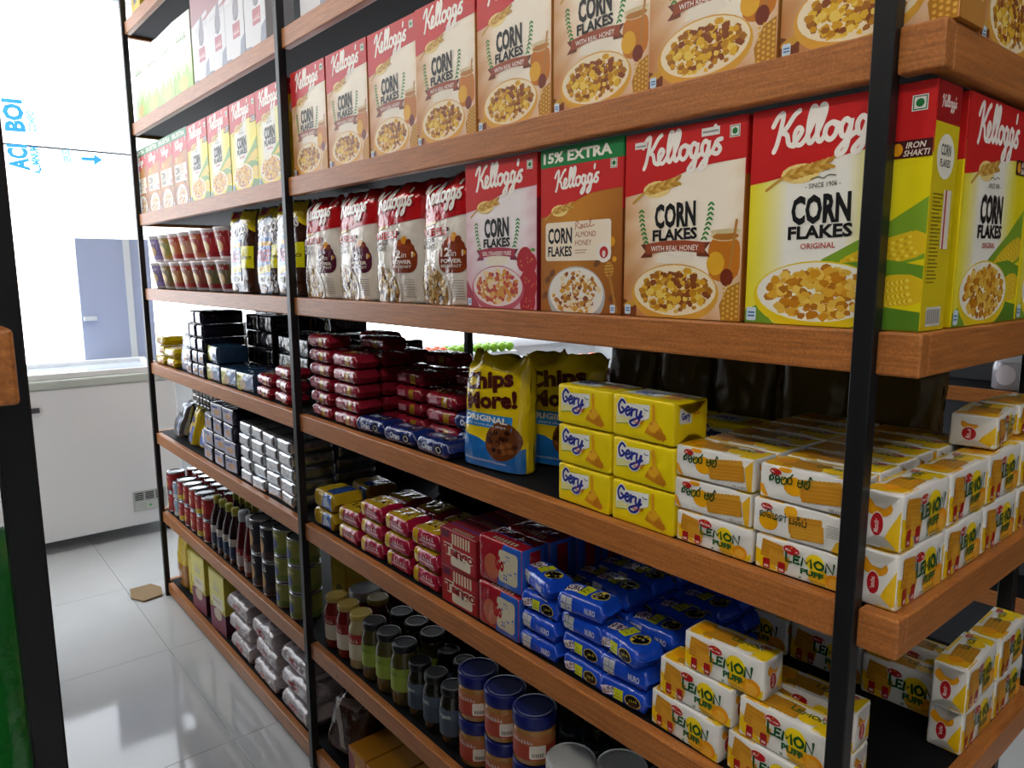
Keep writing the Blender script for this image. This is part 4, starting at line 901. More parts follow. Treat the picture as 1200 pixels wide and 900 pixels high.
K_SILV = [soft_pack('silver_foil_pack', .105, .15, .042, '#c3c7cc', {'front': lambda d, W, H: (d.sheet('front_print'), d.rect(W*.12, H*.25, W*.88, H*.75, '#dfe3e8'))}, .007, .0015, .0022, s, res=.01, material=FOIL) for s in (1, 2)]
K_FOIL = [soft_pack('wrapped_foil_bar', .05, .12, .032, '#7c7d7c', {}, .008, .001, .003, s, res=.012, material=FOIL) for s in (3, 4)]
def pouchsm(d, W, H): d.sheet('front_print'); d.rect(W*.1, H*.05, W*.9, H*.5, '#3a5aa8'); d.ell(W*.5, H*.4, W*.2, H*.15, '#d8b87a', 12); d.rect(W*.15, H*.6, W*.8, H*.75, '#4a3a8a')
K_POU = [pouch('snack_pouch', .13, .07, .16, '#c9b21c', {'front': pouchsm}, s, .005, topwave=.015) for s in (4, 6)]
K_POUS = pouch('silver_snack_pouch', .16, .08, .16, '#8d9096', {'front': lambda d, W, H: (d.sheet('front_print'), d.rect(W*.3, H*.2, W*.9, H*.6, '#5a6274'))}, 9, .006, material=FOIL)
# ---- red and cream biscuit cartons in a blue outer wrap
def tang(d, W, H):
    d.sheet('front_print'); d.rect(W*.05, H*.05, W*.95, H*.95, '#a81a26')
    for k in range(7): d.rect(W*(.34+.075*k), H*.64, W*(.34+.075*k+.045), H*.93, '#d8cfb0')
    d.rrect(W*.3, H*.08, W*.85, H*.32, .006, '#d8d0bc'); d.rect(W*.06, H*.76, W*.26, H*.94, '#5a1a3a')
    d.text('Tango', W*.1, H*.34, H*.26, '#e2dac6', w=W*.84, bold=.12); d.text('Tango', W*.1, H*.34, H*.26, '#8f1420', w=W*.84, bold=.03)
def tang_top(d, W, H):
    d.sheet('top_print')
    for k in range(7): d.rect(W*(.3+.08*k), H*.06, W*(.3+.08*k+.045), H*.22, '#a89f86')
    d.rect(W*.0, H*.4, W, H*.46, '#2348a0')
K_TANG = carton('red_biscuit_carton', .14, .075, .09, [(0, '#8c1420')], {'front': tang, 'top': tang_top})
def tangr(d, W, H):
    d.sheet('front_print'); d.poly([(W*.45, 0), (W, 0), (W, H), (W*.6, H)], '#2a5cc0'); d.rrect(W*.5, H*.15, W*.92, H*.85, .008, '#cfc7ae'); d.ell(W*.34, H*.4, W*.18, H*.28, '#b9654a', 14); d.text('Go', W*.42, H*.4, H*.3, '#a81a26', w=W*.2, bold=.06)
K_TANGW = soft_pack('red_blue_biscuit_pack', .14, .075, .1, '#9c1a2a', {'front': tangr, 'top': tang_top, 'right': lambda d, W, H: (d.sheet('end_print'), d.rect(0, 0, W, H, '#2a5cc0'), d.rect(W*.3, H*.1, W*.7, H*.9, '#8c1420'))}, .008, .0015, .0015, 5, res=.01, material=GLOSS)
# ---- tins, jars and bottles
def tin(name, R, H, body_c, label_fn, lid='#9a9da2'):
    b = lathe_mesh(name, [(R*.96, 0), (R, .003), (R, .006), (R*.985, .008), (R*.985, H-.008), (R, H-.006), (R, H-.002), (R*.96, H), (R*.93, H-.004)], lid, TIN, 22)
    return Kind(name, b, wrap_print(label_fn, R), (2*R, 2*R, H))
def tin_label(c1, c2, c3, R, H, word):
    def fn(d):
        w_ = PI*R*.98; d.sheet('label'); d.rect(-w_, .009, w_, H-.009, c1); d.rect(-w_, .009, w_, H*.3, c2); d.ell(-.01, H*.42, R*.5, H*.22, c3, 14); d.text(word, -.005, H*.72, H*.14, '#e8dfcf', w=R*1.1, align='c')
    return fn
K_TINR = [tin('fish_tin', .042, .1, '', tin_label(a, b, c, .042, .1, '~MA')) for a, b, c in (('#b0262a', '#8f1a20', '#d8b04a'), ('#b8433c', '#a82a30', '#e0c8a0'), ('#a83238', '#c9b02a', '#d87a4a'))]
K_TINB = tin('condensed_milk_tin', .04, .085, '', tin_label('#8fb0c8', '#c9d0d4', '#b8433c', .04, .085, '~MI'))
K_TING = tin('green_vegetable_tin', .055, .095, '', tin_label('#8a8f4a', '#6a7f3a', '#2a3f7a', .055, .095, '~PE'))
K_TIND = tin('dark_fruit_tin', .05, .13, '', tin_label('#2a2a36', '#4a3a3a', '#b8863a', .05, .13, '~LY'))
def jar(name, R, H, content, lid_c, lid_h, label_fn, neck=.82, lidR=None, lid_mat=None):
    lr = lidR or R*neck*1.06
    b = lathe_mesh(name, [(R*.9, 0), (R, .006), (R, H*.66), (R*.97, H*.74), (R*neck, H*.84), (R*neck, H-lid_h*.5)], content, JARGLASS, 24)
    l = lathe_mesh('lid', [(lr, H-lid_h), (lr*1.01, H-lid_h+.002), (lr*1.01, H-.003), (lr*.96, H), (lr*.8, H), (lr*.79, H-.0006)], lid_c, lid_mat or PLASTIC, 24)
    return Kind(name, b, [('lid', l)]+wrap_print(label_fn, R), (2*R, 2*R, H))
def lab(c1, c2, R, z0, z1, word, wc, arc=1.5, extra=None):
    def fn(d):
        w_ = R*arc; d.sheet('label'); d.rect(-w_, z0, w_, z1, c1); d.rect(-w_, z0+(z1-z0)*.62, w_, z1, c2); d.text(word, 0, z0+(z1-z0)*.68, (z1-z0)*.16, wc, w=R*1.2, align='c')
        if extra: extra(d, R, z0, z1)
    return fn
def barcode(d, R, z0, z1):
    a = R*.75; d.rrect(a-.016, z0+.004, a+.02, z0+(z1-z0)*.62, .004, '#e3ddd0')
    for k in range(9): d.rect(a-.011+.003*k, z0+.008, a-.0095+.003*k, z0+(z1-z0)*.3, '#2a2a2a')
K_JRED = jar('sauce_jar', .038, .165, '#6e1c18', '#a8924a', .016, lab('#c9c0b0', '#8c2020', .038, .03, .11, '~SA', '#d8cfc0'), lid_mat=PLASTIC)
K_JCRM = jar('mayonnaise_jar', .038, .165, '#b5aa80', '#b5a050', .016, lab('#cfcab0', '#a82a26', .038, .03, .11, '~MA', '#e0d8c8'))
K_JGRN = jar('pickle_jar', .039, .17, '#4a4526', '#15161a', .018, lab('#8fa63c', '#7f9a34', .039, .045, .11, '~PI', '#3a4a14'))
K_JDRK = jar('dark_preserve_jar', .035, .15, '#23241a', '#0f1013', .018, lab('#3c4a5c', '#46566a', .035, .03, .1, 'Organic', '#c9d0c8'))
K_JWHT = jar('white_lid_jar', .05, .16, '#7a3a2c', '#aab0b4', .03, lab('#a83a34', '#c9c4ba', .05, .03, .1, '~JA', '#4a2020'), neck=.9)
K_PB = jar('peanut_butter_jar', .047, .115, '#a8793c', '#101c6a', .03, lab('#a83f2c', '#b06a3a', .047, .016, .072, '~PE', '#d8d8e6', 1.9, barcode), neck=.95, lidR=.048)
K_NUT = jar('hazelnut_spread_jar', .05, .165, '#2c150e', '#c3c8c8', .034, lab('#d8d4cc', '#dcd8d0', .05, .035, .1, 'nutella', '#b01a1e', 1.3), neck=.92, lidR=.052)
def bottle_kind():
    b = lathe_mesh('sauce_bottle', [(.03, 0), (.033, .006), (.033, .12), (.028, .15), (.014, .19), (.013, .215)], '#2a1820', JARGLASS, 18)
    c = lathe_mesh('cap', [(.0155, .2), (.0155, .228), (.013, .232), (.006, .232)], '#a8a33a', PLASTIC, 16)
    return Kind('sauce_bottle', b, [('cap', c)]+wrap_print(lab('#22304e', '#c9c2b8', .033, .03, .11, '~SO', '#22304e'), .033), (.066, .066, .232))
K_BOT = bottle_kind()
def bottle2_kind():
    b = lathe_mesh('ketchup_bottle', [(.034, 0), (.037, .006), (.037, .1), (.03, .15), (.02, .2), (.019, .215)], '#5c1a1e', JARGLASS, 18)
    c = lathe_mesh('cap', [(.022, .2), (.022, .235), (.019, .24), (.008, .24)], '#9a9ea4', PLASTIC, 16)
    return Kind('ketchup_bottle', b, [('cap', c)]+wrap_print(lab('#b8a8a4', '#8c2026', .037, .025, .095, '~KE', '#e0d4cc'), .037), (.074, .074, .24))
K_KET = bottle2_kind()
# ---- bottom shelf
def drinkbox(d, W, H):
    d.sheet('front_print'); d.rect(W*.04, H*.45, W*.96, H*.97, '#e2d873'); d.poly([(0, 0), (W, 0), (W, H*.3), (W*.5, H*.42), (0, H*.36)], '#7a2a4a'); d.rect(W*.2, H*.4, W*.86, H*.6, '#dcd8c4'); d.ell(W*.5, H*.3, W*.25, H*.1, '#c9b8a0', 14)
    d.text('~75', W*.5, H*.68, H*.18, '#b8bac0', w=W*.4, bold=.08, align='c'); d.text('~MA', W*.5, H*.5, H*.07, '#b0642a', w=W*.5, bold=.03, align='c')
K_DRINK = carton('malt_drink_carton', .17, .1, .27, [(0, '#4a1a30'), (.36, '#b9a93a')], {'front': drinkbox})
K_DRINKS = carton('yellow_food_carton', .11, .09, .22, [(0, '#c9b22a')], {'front': lambda d, W, H: (d.sheet('front_print'), d.rect(W*.15, H*.15, W*.85, H*.8, '#e0cc4a'), d.ell(W*.5, H*.4, W*.22, H*.14, '#8a8a4a', 14))})
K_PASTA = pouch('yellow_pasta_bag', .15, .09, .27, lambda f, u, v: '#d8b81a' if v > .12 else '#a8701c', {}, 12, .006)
def sugar(d, W, H):
    d.sheet('top_print'); d.poly([(W*.2, H*.2), (W*.75, H*.25), (W*.7, H*.8), (W*.25, H*.75)], '#a83a42'); d.ell(W*.47, H*.5, W*.14, H*.2, '#c9b4b6', 16); d.text('~SU', W*.47, H*.43, H*.12, '#9a2630', w=W*.24, bold=.03, align='c')
K_SUG = [soft_pack('white_sugar_bag', .24, .2, .062, '#b9aeb0', {'top': sugar, 'front': lambda d, W, H: (d.sheet('front_print'), d.poly([(W*.3, H*.35), (W*.6, H*.3), (W*.62, H*.7), (W*.35, H*.75)], '#a84a52'))}, .02, .004, .009, s, .08, .009, GLOSS, step=.01, freq=36) for s in (2, 5, 8)]
def brown_strip(d, W, H):
    d.sheet('front_print'); d.poly([(W*.05, H*.95), (W*.2, H*.95), (W*.7, H*.1), (W*.55, H*.1)], '#9a8f88'); d.rect(W*.2, H*.8, W*.8, H*.95, '#7a6a62')
K_BRN = [pouch('brown_lentil_bag', .17, .1, .17, '#3c241a', {'front': brown_strip}, s, .007, topwave=.02) for s in (3, 6)]
K_ORBOX = carton('orange_tea_carton', .105, .16, .105, [(0, '#b5781a')], {'front': lambda d, W, H: (d.sheet('front_print'), d.poly([(0, 0), (W*.6, 0), (W*.3, H*.8), (0, H*.9)], '#8c2f3a'), d.rect(W*.4, H*.3, W*.9, H*.6, '#d8a84a'))})
K_GRNBAG = pouch('green_snack_bag', .2, .1, .26, '#1e7a2e', {'front': lambda d, W, H: (d.sheet('side_print'), d.ell(W*.3, H*.7, W*.2, H*.05, '#d8b81c', 14), d.rect(W*.1, H*.3, W*.7, H*.34, '#a9c9a8'), d.rect(W*.1, H*.22, W*.6, H*.25, '#a9c9a8'))}, 4, .005)
K_LBIG = [soft_pack('lemon_puff_pack', .14, .05, .074, '#eeeeea', {'front': lemon_en, 'back': lemon_en, 'top': lemon_top, 'right': lemon_end, 'left': lemon_end}, .0035, .0008, .0013, s, res=.009, flaps=end_flaps('#e8e8e4'), step=.009) for s in (5, 7)]
K_GBALL = jar('green_lid_jar', .038, .12, '#3a3a24', '#9ab52a', .03, lab('#4a4a2c', '#5c5c34', .038, .02, .07, '~OL', '#c9c9a0'), neck=.9)
K_LMID = [soft_pack('lemon_puff_pack', .14, .055, .063, '#eeeeea', {'front': lemon_en, 'back': lemon_en, 'top': lemon_top, 'right': lemon_end, 'left': lemon_end}, .0035, .0008, .0014, s, res=.009, flaps=end_flaps('#e8e8e4'), step=.009) for s in (5, 7)]
def dark_front(d, W, H): d.sheet('front_print'); d.rect(W*.62, H*.12, W*.74, H*.88, '#5a5230'); d.rect(W*.12, H*.3, W*.5, H*.62, '#20243c')  # yellowish bar is a printed tag; navy patch paints a glint
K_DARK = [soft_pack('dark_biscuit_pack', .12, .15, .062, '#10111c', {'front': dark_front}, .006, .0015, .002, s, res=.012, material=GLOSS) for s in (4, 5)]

# ================================================================== stocking the shelves
RN = random.Random(11)
def put(kind, x, y, z, label, cat, group=None, rz=0, rx=0, ry=0): return spawn(kind, label, cat, group, (x, y, z+.0006), rz, rx, ry)
def bx(px, py, y=.03): return on_y(px, py, y).x
def pile(kinds, xs, ys, z, rows, desc, where, cat, group, jit=.004, yaw=.05, gap=.0012, rz=0, rownames=None, dz=None):
    """stacked packs: rows = layers for each column (int, or a function of column and depth row)"""
    rownames = rownames or ['front row', 'second row', 'third row', 'fourth row', 'fifth row', 'back row']
    n = 0
    for j, y in enumerate(ys):
        for i, x in enumerate(xs):
            R_ = rows(i, j) if callable(rows) else rows
            zz = z
            for k in range(R_):
                kd = kinds[RN.randrange(len(kinds))]
                lb = f'{desc}, {ORD[k+1]} layer, {ORD[i+1]} column, '+(f'{rownames[j]} ' if len(ys) > 1 else '')+where
                put(kd, x+RN.uniform(-jit, jit), y+RN.uniform(-jit, jit), zz, lb, cat, group, rz+RN.uniform(-yaw, yaw)+(PI if RN.random() < .0 else 0))
                zz += kd.size[2]*(dz or 1)+gap; n += 1
    return n
Z = ZS
YF = .017
# ---- upper cereal shelf
for k in range(4):
    put(K_ALM, -2.738-.2*k, YF+.035, Z[2], f'{ORD[4-k]} almond cereal carton with green top band from the far post', 'cereal box', 'almond cartons on upper cereal shelf', RN.uniform(-.02, .02))
for k in range(4):
    put(K_ORIG, -1.818-.2345*k, YF+.035, Z[2], f'{ORD[k+1]} yellow corn cereal carton left of middle post, upper cereal shelf', 'cereal box', 'yellow cartons on upper cereal shelf', RN.uniform(-.02, .02))
put(K_ORIG, -1.6, YF+.14, Z[2], 'yellow corn cereal carton half hidden right behind the middle post', 'cereal box', 'yellow cartons on upper cereal shelf')
for k in range(8):
    put(K_HONEY, -1.555-.0+.2165*k if k else -1.5575, YF+.035+.002*(k % 3), Z[2], f'{ORD[k+1]} honey corn cereal carton right of middle post, upper cereal shelf', 'cereal box', 'honey cartons on upper cereal shelf', RN.uniform(-.006, .006))
for k in range(2):
    put(K_HONEY, XE-.012-.035, .235+.225*k, Z[2], ['honey corn cereal carton facing the unit end, upper shelf, nearest the corner', 'honey corn cereal carton facing the unit end, upper shelf, second from corner'][k], 'cereal box', 'cartons at the unit end', PI/2)
# ---- eye level cereal shelf
for t in range(2):
    for k in range(7):
        put((K_CUPS if t else K_CUPS2)[k], -3.345+.1532*k, YF+.085, Z[3]+t*.1215, f'{ORD[k+1]} instant noodle cup from far post, {"upper" if t else "lower"} tier', 'cup', 'noodle cups in two tiers')
for k, (x, r) in enumerate(((-2.225, .05), (-2.01, .1), (-1.805, .02))):
    put(K_CHOC[k % 2], x, YF+.06+.02*(k % 2), Z[3], f'{ORD[k+1]} brown and yellow choc cereal bag right of the noodle cups', 'cereal bag', 'choc cereal bags', r)
put(K_CHOC[0], -1.6, YF+.16, Z[3], 'choc cereal bag peeking out right of the middle post', 'cereal bag', 'choc cereal bags')
for k, x in enumerate((-1.552, -1.345, -1.14, -.935)):
    put(K_MU[k], x, YF+.046, Z[3], ['muesli bag with purple badge nearest the middle post', 'muesli bag with purple badge and strong glare streaks, second from post', 'muesli bag with brown badge left of its twin', 'muesli bag with brown badge beside the strawberry cereal carton'][k], 'muesli bag', 'muesli bags', (.03, -.04, .02, -.03)[k])
put(K_STRAW, -.727, YF+.035, Z[3], 'pink strawberry corn cereal carton between muesli and almond carton', 'cereal box', None, .01)
put(K_ALM, -.508, YF+.035, Z[3], 'almond honey cereal carton with green extra band between strawberry and honey cartons', 'cereal box', None, -.006)
put(K_HONEYS, -.296, YF+.035, Z[3], 'big honey corn cereal carton with two price stickers at eye level', 'cereal box')
put(K_ORIG, -.064, YF+.036, Z[3], 'yellow corn cereal carton behind the near corner post at eye level', 'cereal box')
for k in range(2):
    put(K_ORIG, XE-.01-.035, .225+.238*k, Z[3], ['yellow corn cereal carton facing the unit end at eye level, beside the corner', 'yellow corn cereal carton facing the unit end, cut by the picture edge'][k], 'cereal box', 'cartons at the unit end', PI/2)
# ---- high shelf
gx = -3.33
for k in range(4):
    put(K_GREEN, -3.31+.213*k, YF+.05, Z[1], f'{ORD[k+1]} pale green cereal carton from far post, high shelf', 'cereal box', 'pale green cartons', .05*(k % 2)-.02)
for k in range(4):
    put(K_PALE, -2.43+.172*k, YF+.05, Z[1], f'{ORD[k+1]} tall white and mauve drink carton left of middle post', 'carton', 'white and mauve cartons', RN.uniform(-.02, .02))
for k in range(3):
    put(K_PALE, -1.53+.19*k, YF+.06, Z[1], f'{ORD[k+1]} tall white and mauve drink carton right of middle post', 'carton', 'white and mauve cartons')
put(K_YBOX, -3.26, YF+.06, Z[0], 'yellow carton standing on the topmost shelf at far end', 'carton')
put(K_GREEN, -3.06, YF+.06, Z[0], 'pale green carton on the topmost shelf beside the yellow one', 'carton')
# ---- biscuit shelf, right bay
pile(K_GERY, (-.497, -.359), (YF+.045,), Z[4], 3, 'yellow cheese biscuit pack', 'beside the cookie bags', 'biscuit pack', 'yellow cheese biscuit packs', .003, .03)
ys = [YF+.036+.0672*k for k in range(6)]
for i, x in enumerate((-.2205, -.0795)):
    for j, y in enumerate(ys):
        for k in range(3):
            kd = K_LEN[(i+j) % 2] if k == 0 else (K_LTA if (k == 1 and i == 1) else K_LSI)
            put(kd, x+(.0 if k == 0 else RN.uniform(-.006, .002)), y, Z[4]+k*(K_LSI.size[2]+.0006), f'white lemon biscuit pack, {ORD[k+1]} layer, {["left", "right"][i]} column, {ORD[j+1]} row back, biscuit shelf', 'biscuit pack', 'lemon biscuit packs in the near corner', RN.uniform(-.012, .012))
for j in range(4):
    for k in range(2):
        put(K_LBIG[(j+k) % 2], XE-.012-.026, .09+.1455*j, Z[4]+k*(K_LBIG[0].size[2]+.001), f'lemon puff pack facing the unit end, {ORD[k+1]} layer, {ORD[j+1]} from corner post, biscuit shelf', 'biscuit pack', 'lemon packs at the unit end', PI/2+RN.uniform(-.015, .015))
for j in range(2):
    put(K_LEN[j], XE-.055, .405+.148*j, Z[4]+2*(K_LBIG[0].size[2]+.0015), f'lemon biscuit pack lying on top at the unit end, {["nearer", "farther"][j]} one', 'biscuit pack', 'lemon packs at the unit end', PI/2+.12-.2*j)
for j in range(5):
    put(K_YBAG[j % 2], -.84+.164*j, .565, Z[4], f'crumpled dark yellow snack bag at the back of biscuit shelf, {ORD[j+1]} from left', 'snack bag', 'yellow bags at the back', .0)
put(K_COOK[0], -.812, YF+.065, Z[4], 'yellow and blue chocolate cookie bag standing left of its twin', 'cookie bag', 'cookie bags', .12, -.05)
put(K_COOK[1], -.735, YF+.185, Z[4], 'yellow chocolate cookie bag tucked behind the cheese biscuit packs', 'cookie bag', 'cookie bags', .3, -.06)
pile(K_GERY, (-.5, -.36), (.30,), Z[4], 2, 'yellow cheese biscuit pack', 'behind the front stack', 'biscuit pack', 'yellow cheese biscuit packs')
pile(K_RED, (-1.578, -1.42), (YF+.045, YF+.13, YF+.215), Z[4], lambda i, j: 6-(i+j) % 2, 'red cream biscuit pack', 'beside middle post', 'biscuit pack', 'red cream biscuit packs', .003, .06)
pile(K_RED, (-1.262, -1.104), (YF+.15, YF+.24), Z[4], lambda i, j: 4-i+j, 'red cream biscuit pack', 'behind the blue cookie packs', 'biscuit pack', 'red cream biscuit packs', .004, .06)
pile(K_OREO, (-1.29, -1.135, -.985), (YF+.04,), Z[4], lambda i, j: 1, 'dark blue cookie pack', 'on biscuit shelf edge', 'biscuit pack', 'dark blue cookie packs', .003, .08)
pile(K_OREO, (-.96,), (YF+.135, YF+.215), Z[4], lambda i, j: 2+j, 'dark blue cookie pack', 'left of cookie bags', 'biscuit pack', 'dark blue cookie packs', .003, .08)
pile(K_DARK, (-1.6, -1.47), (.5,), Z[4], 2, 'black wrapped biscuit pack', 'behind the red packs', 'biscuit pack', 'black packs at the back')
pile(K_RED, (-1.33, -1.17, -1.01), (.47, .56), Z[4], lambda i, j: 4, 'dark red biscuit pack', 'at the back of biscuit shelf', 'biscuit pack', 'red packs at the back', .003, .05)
# ---- biscuit shelf, left bay
pile(K_YNOOD, (-3.28, -3.12), (YF+.055, YF+.165), Z[4], lambda i, j: 3-i, 'yellow noodle pack', 'beside the far post', 'noodle pack', 'yellow noodle packs', .006, .15)
put(K_WHITEP, -2.955, YF+.06, Z[4], 'white and violet snack bag between noodle packs and navy stack', 'snack bag', None, .1)
pile(K_NAVY, (-2.83, -2.75, -2.67), (YF+.09,), Z[4], lambda i, j: 4+(i > 0), 'navy biscuit pack with pale end', 'left bay', 'biscuit pack', 'navy packs stacked end on', .002, .02)
pile(K_YB, (-2.54, -2.37), (YF+.07,), Z[4], lambda i, j: 2-i, 'green and blue milk biscuit pack', 'beside navy stack', 'biscuit pack', 'milk biscuit packs', .005, .1)
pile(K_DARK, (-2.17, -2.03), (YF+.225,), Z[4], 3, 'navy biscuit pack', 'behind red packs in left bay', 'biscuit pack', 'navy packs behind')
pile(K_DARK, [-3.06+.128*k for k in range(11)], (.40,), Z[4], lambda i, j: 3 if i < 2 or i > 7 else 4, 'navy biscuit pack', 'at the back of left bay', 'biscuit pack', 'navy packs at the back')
put(K_YB[0], -2.2, YF+.07, Z[4], 'pale milk biscuit pack next to the red packs', 'biscuit pack', 'milk biscuit packs', .06)
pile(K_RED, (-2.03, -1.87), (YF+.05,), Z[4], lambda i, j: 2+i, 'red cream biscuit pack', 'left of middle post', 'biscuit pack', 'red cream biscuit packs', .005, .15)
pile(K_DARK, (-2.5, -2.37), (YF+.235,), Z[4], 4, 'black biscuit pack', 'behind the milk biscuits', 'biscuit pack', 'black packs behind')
# ---- lower snack shelf, left bay
pile(K_FOIL, [-3.34+.0525*k for k in range(7)], (YF+.22,), Z[5], 7, 'foil wrapped bar', 'stack by far post', 'foil bar', 'foil wrapped bars', .002, .04)
put(K_POUS, -3.2, YF+.06, Z[5], 'crumpled silver snack pouch at the far end of lower snack shelf', 'snack pouch', None, -.2, -.3)
put(K_POU[0], -2.99, YF+.06, Z[5], 'yellow and blue snack pouch leaning beside the silver pouch', 'snack pouch', 'yellow snack pouches', -.2, -.2)
put(K_POU[1], -2.83, YF+.07, Z[5], 'yellow snack pouch next to the navy boxes', 'snack pouch', 'yellow snack pouches', .15, -.25)
put(K_POUS, -2.93, YF+.26, Z[5], 'silver brown pouch standing behind the yellow snack pouches', 'snack pouch', None, .1)
pile(K_NAVW, (-2.66, -2.53, -2.40), (YF+.085,), Z[5], lambda i, j: 3+(i > 0), 'navy biscuit box with pale front', 'lower shelf', 'biscuit pack', 'navy boxes on lower snack shelf', .006, .08)
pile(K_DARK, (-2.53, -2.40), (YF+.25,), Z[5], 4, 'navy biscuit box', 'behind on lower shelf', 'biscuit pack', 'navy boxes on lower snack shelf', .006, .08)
pile(K_SILV, (-2.235, -2.115, -1.99, -1.865), (YF+.085,), Z[5], lambda i, j: 5, 'silver foil pack', 'left of middle post', 'foil pack', 'silver foil packs', .005, .08)
pile(K_SILV, (-2.2, -2.05, -1.9), (YF+.26,), Z[5], 5, 'silver foil pack', 'at the back left of middle post', 'foil pack', 'silver foil packs', .005, .08)
# ---- lower snack shelf, right bay
pile(K_BLYE, (-1.595,), (YF+.06, YF+.18), Z[5], 2, 'yellow and blue wafer pack', 'right of middle post', 'wafer pack', 'yellow blue wafer packs', .003, .08)
pile(K_GOLD, (-1.44, -1.305, -1.17, -1.037), (YF+.05, YF+.14, YF+.23), Z[5], lambda i, j: (2, 3, 3, 3)[i]-(j == 2), 'red wafer pack with yellow top', 'lower shelf', 'wafer pack', 'red wafer packs', .003, .07)
pile([K_TANG], (-.895,), [YF+.045+.08*k for k in range(6)], Z[5], 2, 'red biscuit carton with cream stripes', 'lower shelf', 'biscuit box', 'red striped biscuit cartons', .002, .02)
pile([K_TANGW], (-.745,), [YF+.045+.08*k for k in range(5)], Z[5], lambda i, j: 2 if j else 2, 'red and blue biscuit pack', 'lower shelf', 'biscuit pack', 'red blue biscuit packs', .003, .04)
pile(K_NURO, (-.622, -.5, -.4), [YF+.04+.074*k for k in range(5)], Z[5], lambda i, j: (3, 4, 3)[i] if j else (3, 3, 2)[i], 'glossy blue cream biscuit pack', 'lower shelf', 'biscuit pack', 'blue cream biscuit packs', .002, .08)
for k, (x, y, n, r) in enumerate(((-.625, .056, 3, -.3), (-.5, .046, 3, .12), (-.4, .05, 2, -.2))):
    put(K_NURO[(k*2) % 3], x, y, Z[5]+(max(q.size[2] for q in K_NURO)+.0016)*n, f'blue cream biscuit pack lying askew on top of the blue pile, {ORD[k+1]} from left', 'biscuit pack', 'blue cream biscuit packs', r)
for i, k, x in ((0, 0, -.262), (0, 1, -.247), (0, 2, -.2), (1, 0, -.112), (1, 1, -.095)):
    put(K_LMID[(i+k) % 2], x, YF+.035+.003*k, Z[5]+k*.0655, f'lemon puff pack, {ORD[k+1]} layer of the {["left", "right"][i]} stack on lower shelf', 'biscuit pack', 'lemon packs on lower snack shelf', -.06+.05*k)
for k in range(2): put(K_LMID[k], -.1, YF+.12, Z[5]+.0655*k, f'lemon puff pack, {ORD[k+1]} layer behind the right stack on lower shelf', 'biscuit pack', 'lemon packs on lower snack shelf', .05)
for k in range(4): put(K_LBIG[k % 2], -.37+.146*k-.15*(k == 3), .425+.01*(k % 2)+.08*(k == 3), Z[5], f'lemon puff pack in the shade at middle of lower shelf, {ORD[k+1]} from left', 'biscuit pack', 'lemon packs on lower snack shelf', .03)
for j in range(2):
    for k in range(2):
        put(K_LBIG[(j+k) % 2], XE-.046+.003*k, .4+.146*j-.012*k, Z[5]+(K_LBIG[0].size[2]+.002)*k, f'lemon puff pack at the unit end on lower shelf, {ORD[k+1]} layer, {ORD[j+1]} from front', 'biscuit pack', 'lemon packs at lower unit end', PI/2+.03*k)
for j in range(4):
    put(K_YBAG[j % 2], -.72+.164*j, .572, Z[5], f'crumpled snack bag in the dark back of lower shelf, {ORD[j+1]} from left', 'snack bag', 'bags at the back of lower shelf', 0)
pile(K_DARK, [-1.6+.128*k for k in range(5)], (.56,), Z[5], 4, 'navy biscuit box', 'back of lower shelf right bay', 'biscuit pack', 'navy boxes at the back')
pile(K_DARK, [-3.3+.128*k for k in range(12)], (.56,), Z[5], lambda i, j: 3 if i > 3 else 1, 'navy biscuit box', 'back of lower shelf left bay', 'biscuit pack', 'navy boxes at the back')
# ---- jar shelf
for k in range(7):
    for t in range(2):
        put(K_TINB if k == 1 else K_TINR[k % 3], -3.34+.09*k, YF+.05, Z[6]+t*(.0865 if k == 1 else .1012), f'{ORD[k+1]} fish tin from far post, {["lower", "upper"][t]} one' if k != 1 else f'pale blue milk tin second from far post, {["lower", "upper"][t]} one', 'tin', 'tins beside the far post')
        put(K_TINR[(k+1) % 3], -3.34+.09*k, YF+.145, Z[6]+t*.1012, f'{ORD[k+1]} fish tin in the second row from far post, {["lower", "upper"][t]} one', 'tin', 'tins beside the far post')
for k in range(4):
    for j in range(2): put(K_BOT, -2.69+.073*k, YF+.04+.08*j, Z[6], f'{ORD[k+1]} soy sauce bottle with olive cap, {["front", "second"][j]} row, left bay', 'bottle', 'dark sauce bottles')
for k in range(2):
    for j in range(2): put(K_KET, -2.39+.082*k, YF+.045+.085*j, Z[6], f'{ORD[k+1]} ketchup bottle with grey cap, {["front", "second"][j]} row', 'bottle', 'ketchup bottles')
for k in range(2):
    for t in range(2): put(K_TIND, -2.215+.106*k, YF+.055, Z[6]+t*.131, f'{["left", "right"][k]} dark fruit tin, {["lower", "upper"][t]} one of its stack', 'tin', 'dark fruit tins')
for k in range(2):
    for t in range(3): put(K_TING, -1.985+.116*k, YF+.06, Z[6]+t*.0962, f'{["left", "right"][k]} stack of green vegetable tins, {ORD[t+1]} tin up', 'tin', 'green vegetable tins')
put(K_DRINKS, -1.78, YF+.185, Z[6], 'yellow carton standing behind the middle post on jar shelf', 'carton', None, .05)
def jars(kind, xs, ys, desc, where, cat, group):
    for j, y in enumerate(ys):
        for i, x in enumerate(xs): put(kind, x, y, Z[6], f'{desc}, {ORD[i+1]} from left, {ORD[j+1]} row, {where}', cat, group, RN.uniform(-.3, .3))
R5 = [YF+.05+.09*k for k in range(6)]
jars(K_JWHT, (-1.61,), [YF+.145, YF+.255, YF+.365], 'jam jar with grey white lid', 'right of middle post', 'jar', 'white lid jam jars')
jars(K_JRED, (-1.615, -1.535), R5[:1], 'red sauce jar with gold lid', 'right of middle post', 'jar', 'gold lid sauce jars')
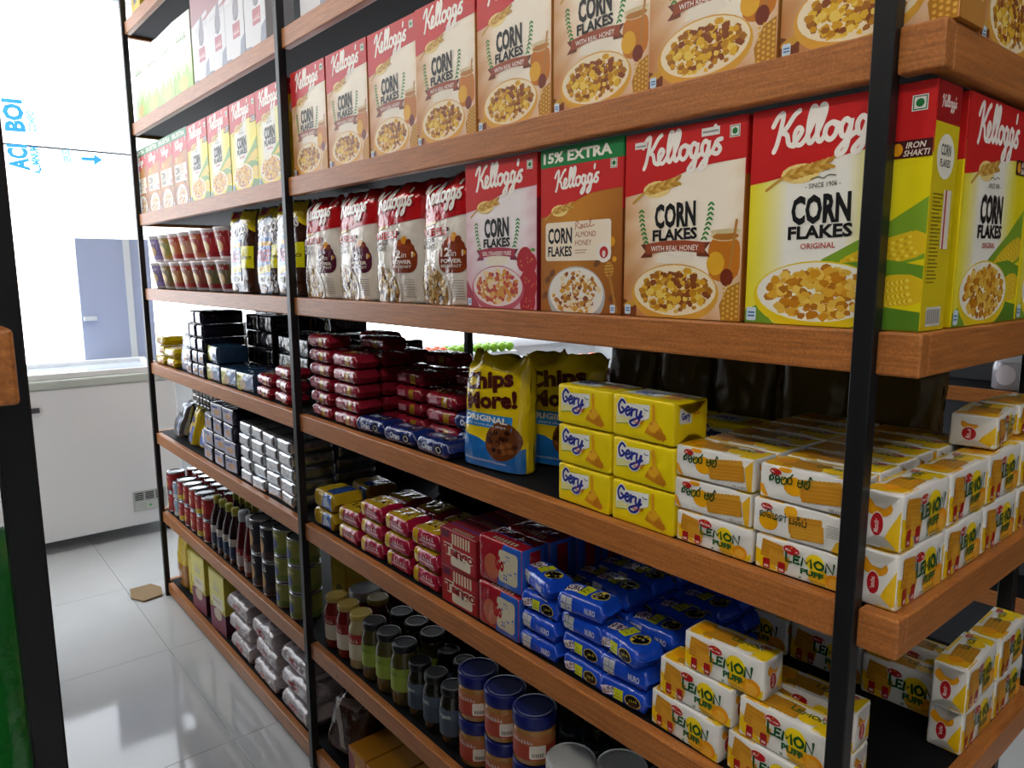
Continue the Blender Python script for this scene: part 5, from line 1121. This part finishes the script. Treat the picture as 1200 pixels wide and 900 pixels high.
jars(K_JRED, (-1.515,), R5[1:], 'red sauce jar with gold lid', 'behind the front jars', 'jar', 'gold lid sauce jars')
jars(K_JCRM, (-1.455,), R5[:1], 'cream mayonnaise jar with gold lid', 'jar shelf', 'jar', None)
jars(K_JGRN, (-1.375, -1.293, -1.211), R5, 'pickle jar with green label and black lid', 'jar shelf', 'jar', 'green label pickle jars')
jars(K_JDRK, (-1.133, -1.058, -.983), R5, 'dark preserve jar with blue grey label', 'jar shelf', 'jar', 'dark preserve jars')
for k in range(3):
    for t in range(2): put(K_PB, -.892+.101*k, YF+.06, Z[6]+t*.1165, f'{ORD[k+1]} peanut butter jar from left with blue lid, {["lower", "upper"][t]} one', 'jar', 'blue lid peanut butter jars', .2)
jars(K_JDRK, [-.9+.079*k for k in range(10)], R5[2:], 'dark jar with black lid in deep shade', 'near bay', 'jar', 'shaded dark jars')
put(K_NUT, -.582, YF+.065, Z[6], 'hazelnut spread jar with big white lid in front', 'jar', 'hazelnut spread jars', .2)
put(K_NUT, -.5, YF+.13, Z[6], 'hazelnut spread jar with white lid behind its twin', 'jar', 'hazelnut spread jars', .5)
put(K_GBALL, -.42, YF+.06, Z[6], 'small jar with round green lid right of the hazelnut spread', 'jar')
# ---- bottom shelf
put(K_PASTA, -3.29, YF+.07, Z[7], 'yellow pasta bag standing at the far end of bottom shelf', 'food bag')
put(K_DRINKS, -3.13, YF+.08, Z[7], 'small yellow carton between pasta bag and malt cartons', 'carton')
for k in range(2): put(K_DRINK, -2.95+.26*k, YF+.06, Z[7], f'{["left", "right"][k]} yellow and purple malt drink carton on bottom shelf', 'carton', 'malt drink cartons', .05)
pile(K_SUG, (-2.43, -2.16, -1.885), (YF+.11, YF+.375), Z[7], lambda i, j: 3, 'white and red sugar bag', 'bottom shelf', 'sugar bag', 'white and red sugar bags', .005, .03, .012)
put(K_BRN[0], -1.6, YF+.07, Z[7], 'brown lentil bag with silver stripes right of middle post', 'food bag', 'brown lentil bags', .2, -.25)
put(K_BRN[1], -1.62, YF+.2, Z[7], 'brown lentil bag behind the silver striped one', 'food bag', 'brown lentil bags', -.1, -.1)
for i in range(3):
    for j in range(2): put(K_ORBOX, -1.44+.11*i, YF+.09+.165*j, Z[7], f'orange tea carton on bottom shelf, {ORD[i+1]} from left, {["front", "back"][j]} row', 'carton', 'orange tea cartons')
# ---- other units
put(K_GRNBAG, -.345, -.932, 1.12, 'green snack bag on the dark unit at the left picture edge', 'snack bag', None, PI/2)
GLS = jar('clear_jar', .055, .12, '#9a9aa2', '#b9bcc4', .02, lambda d: (d.sheet('label'), d.ell(0, .055, .032, .036, '#c9c2c8', 18)), neck=.9)
for k in range(6): put(GLS, -.45+.125*k, 2.13, ZS[4], f'{ORD[k+1]} clear jar with round pale label on the rear unit', 'jar', 'clear jars on the rear unit')
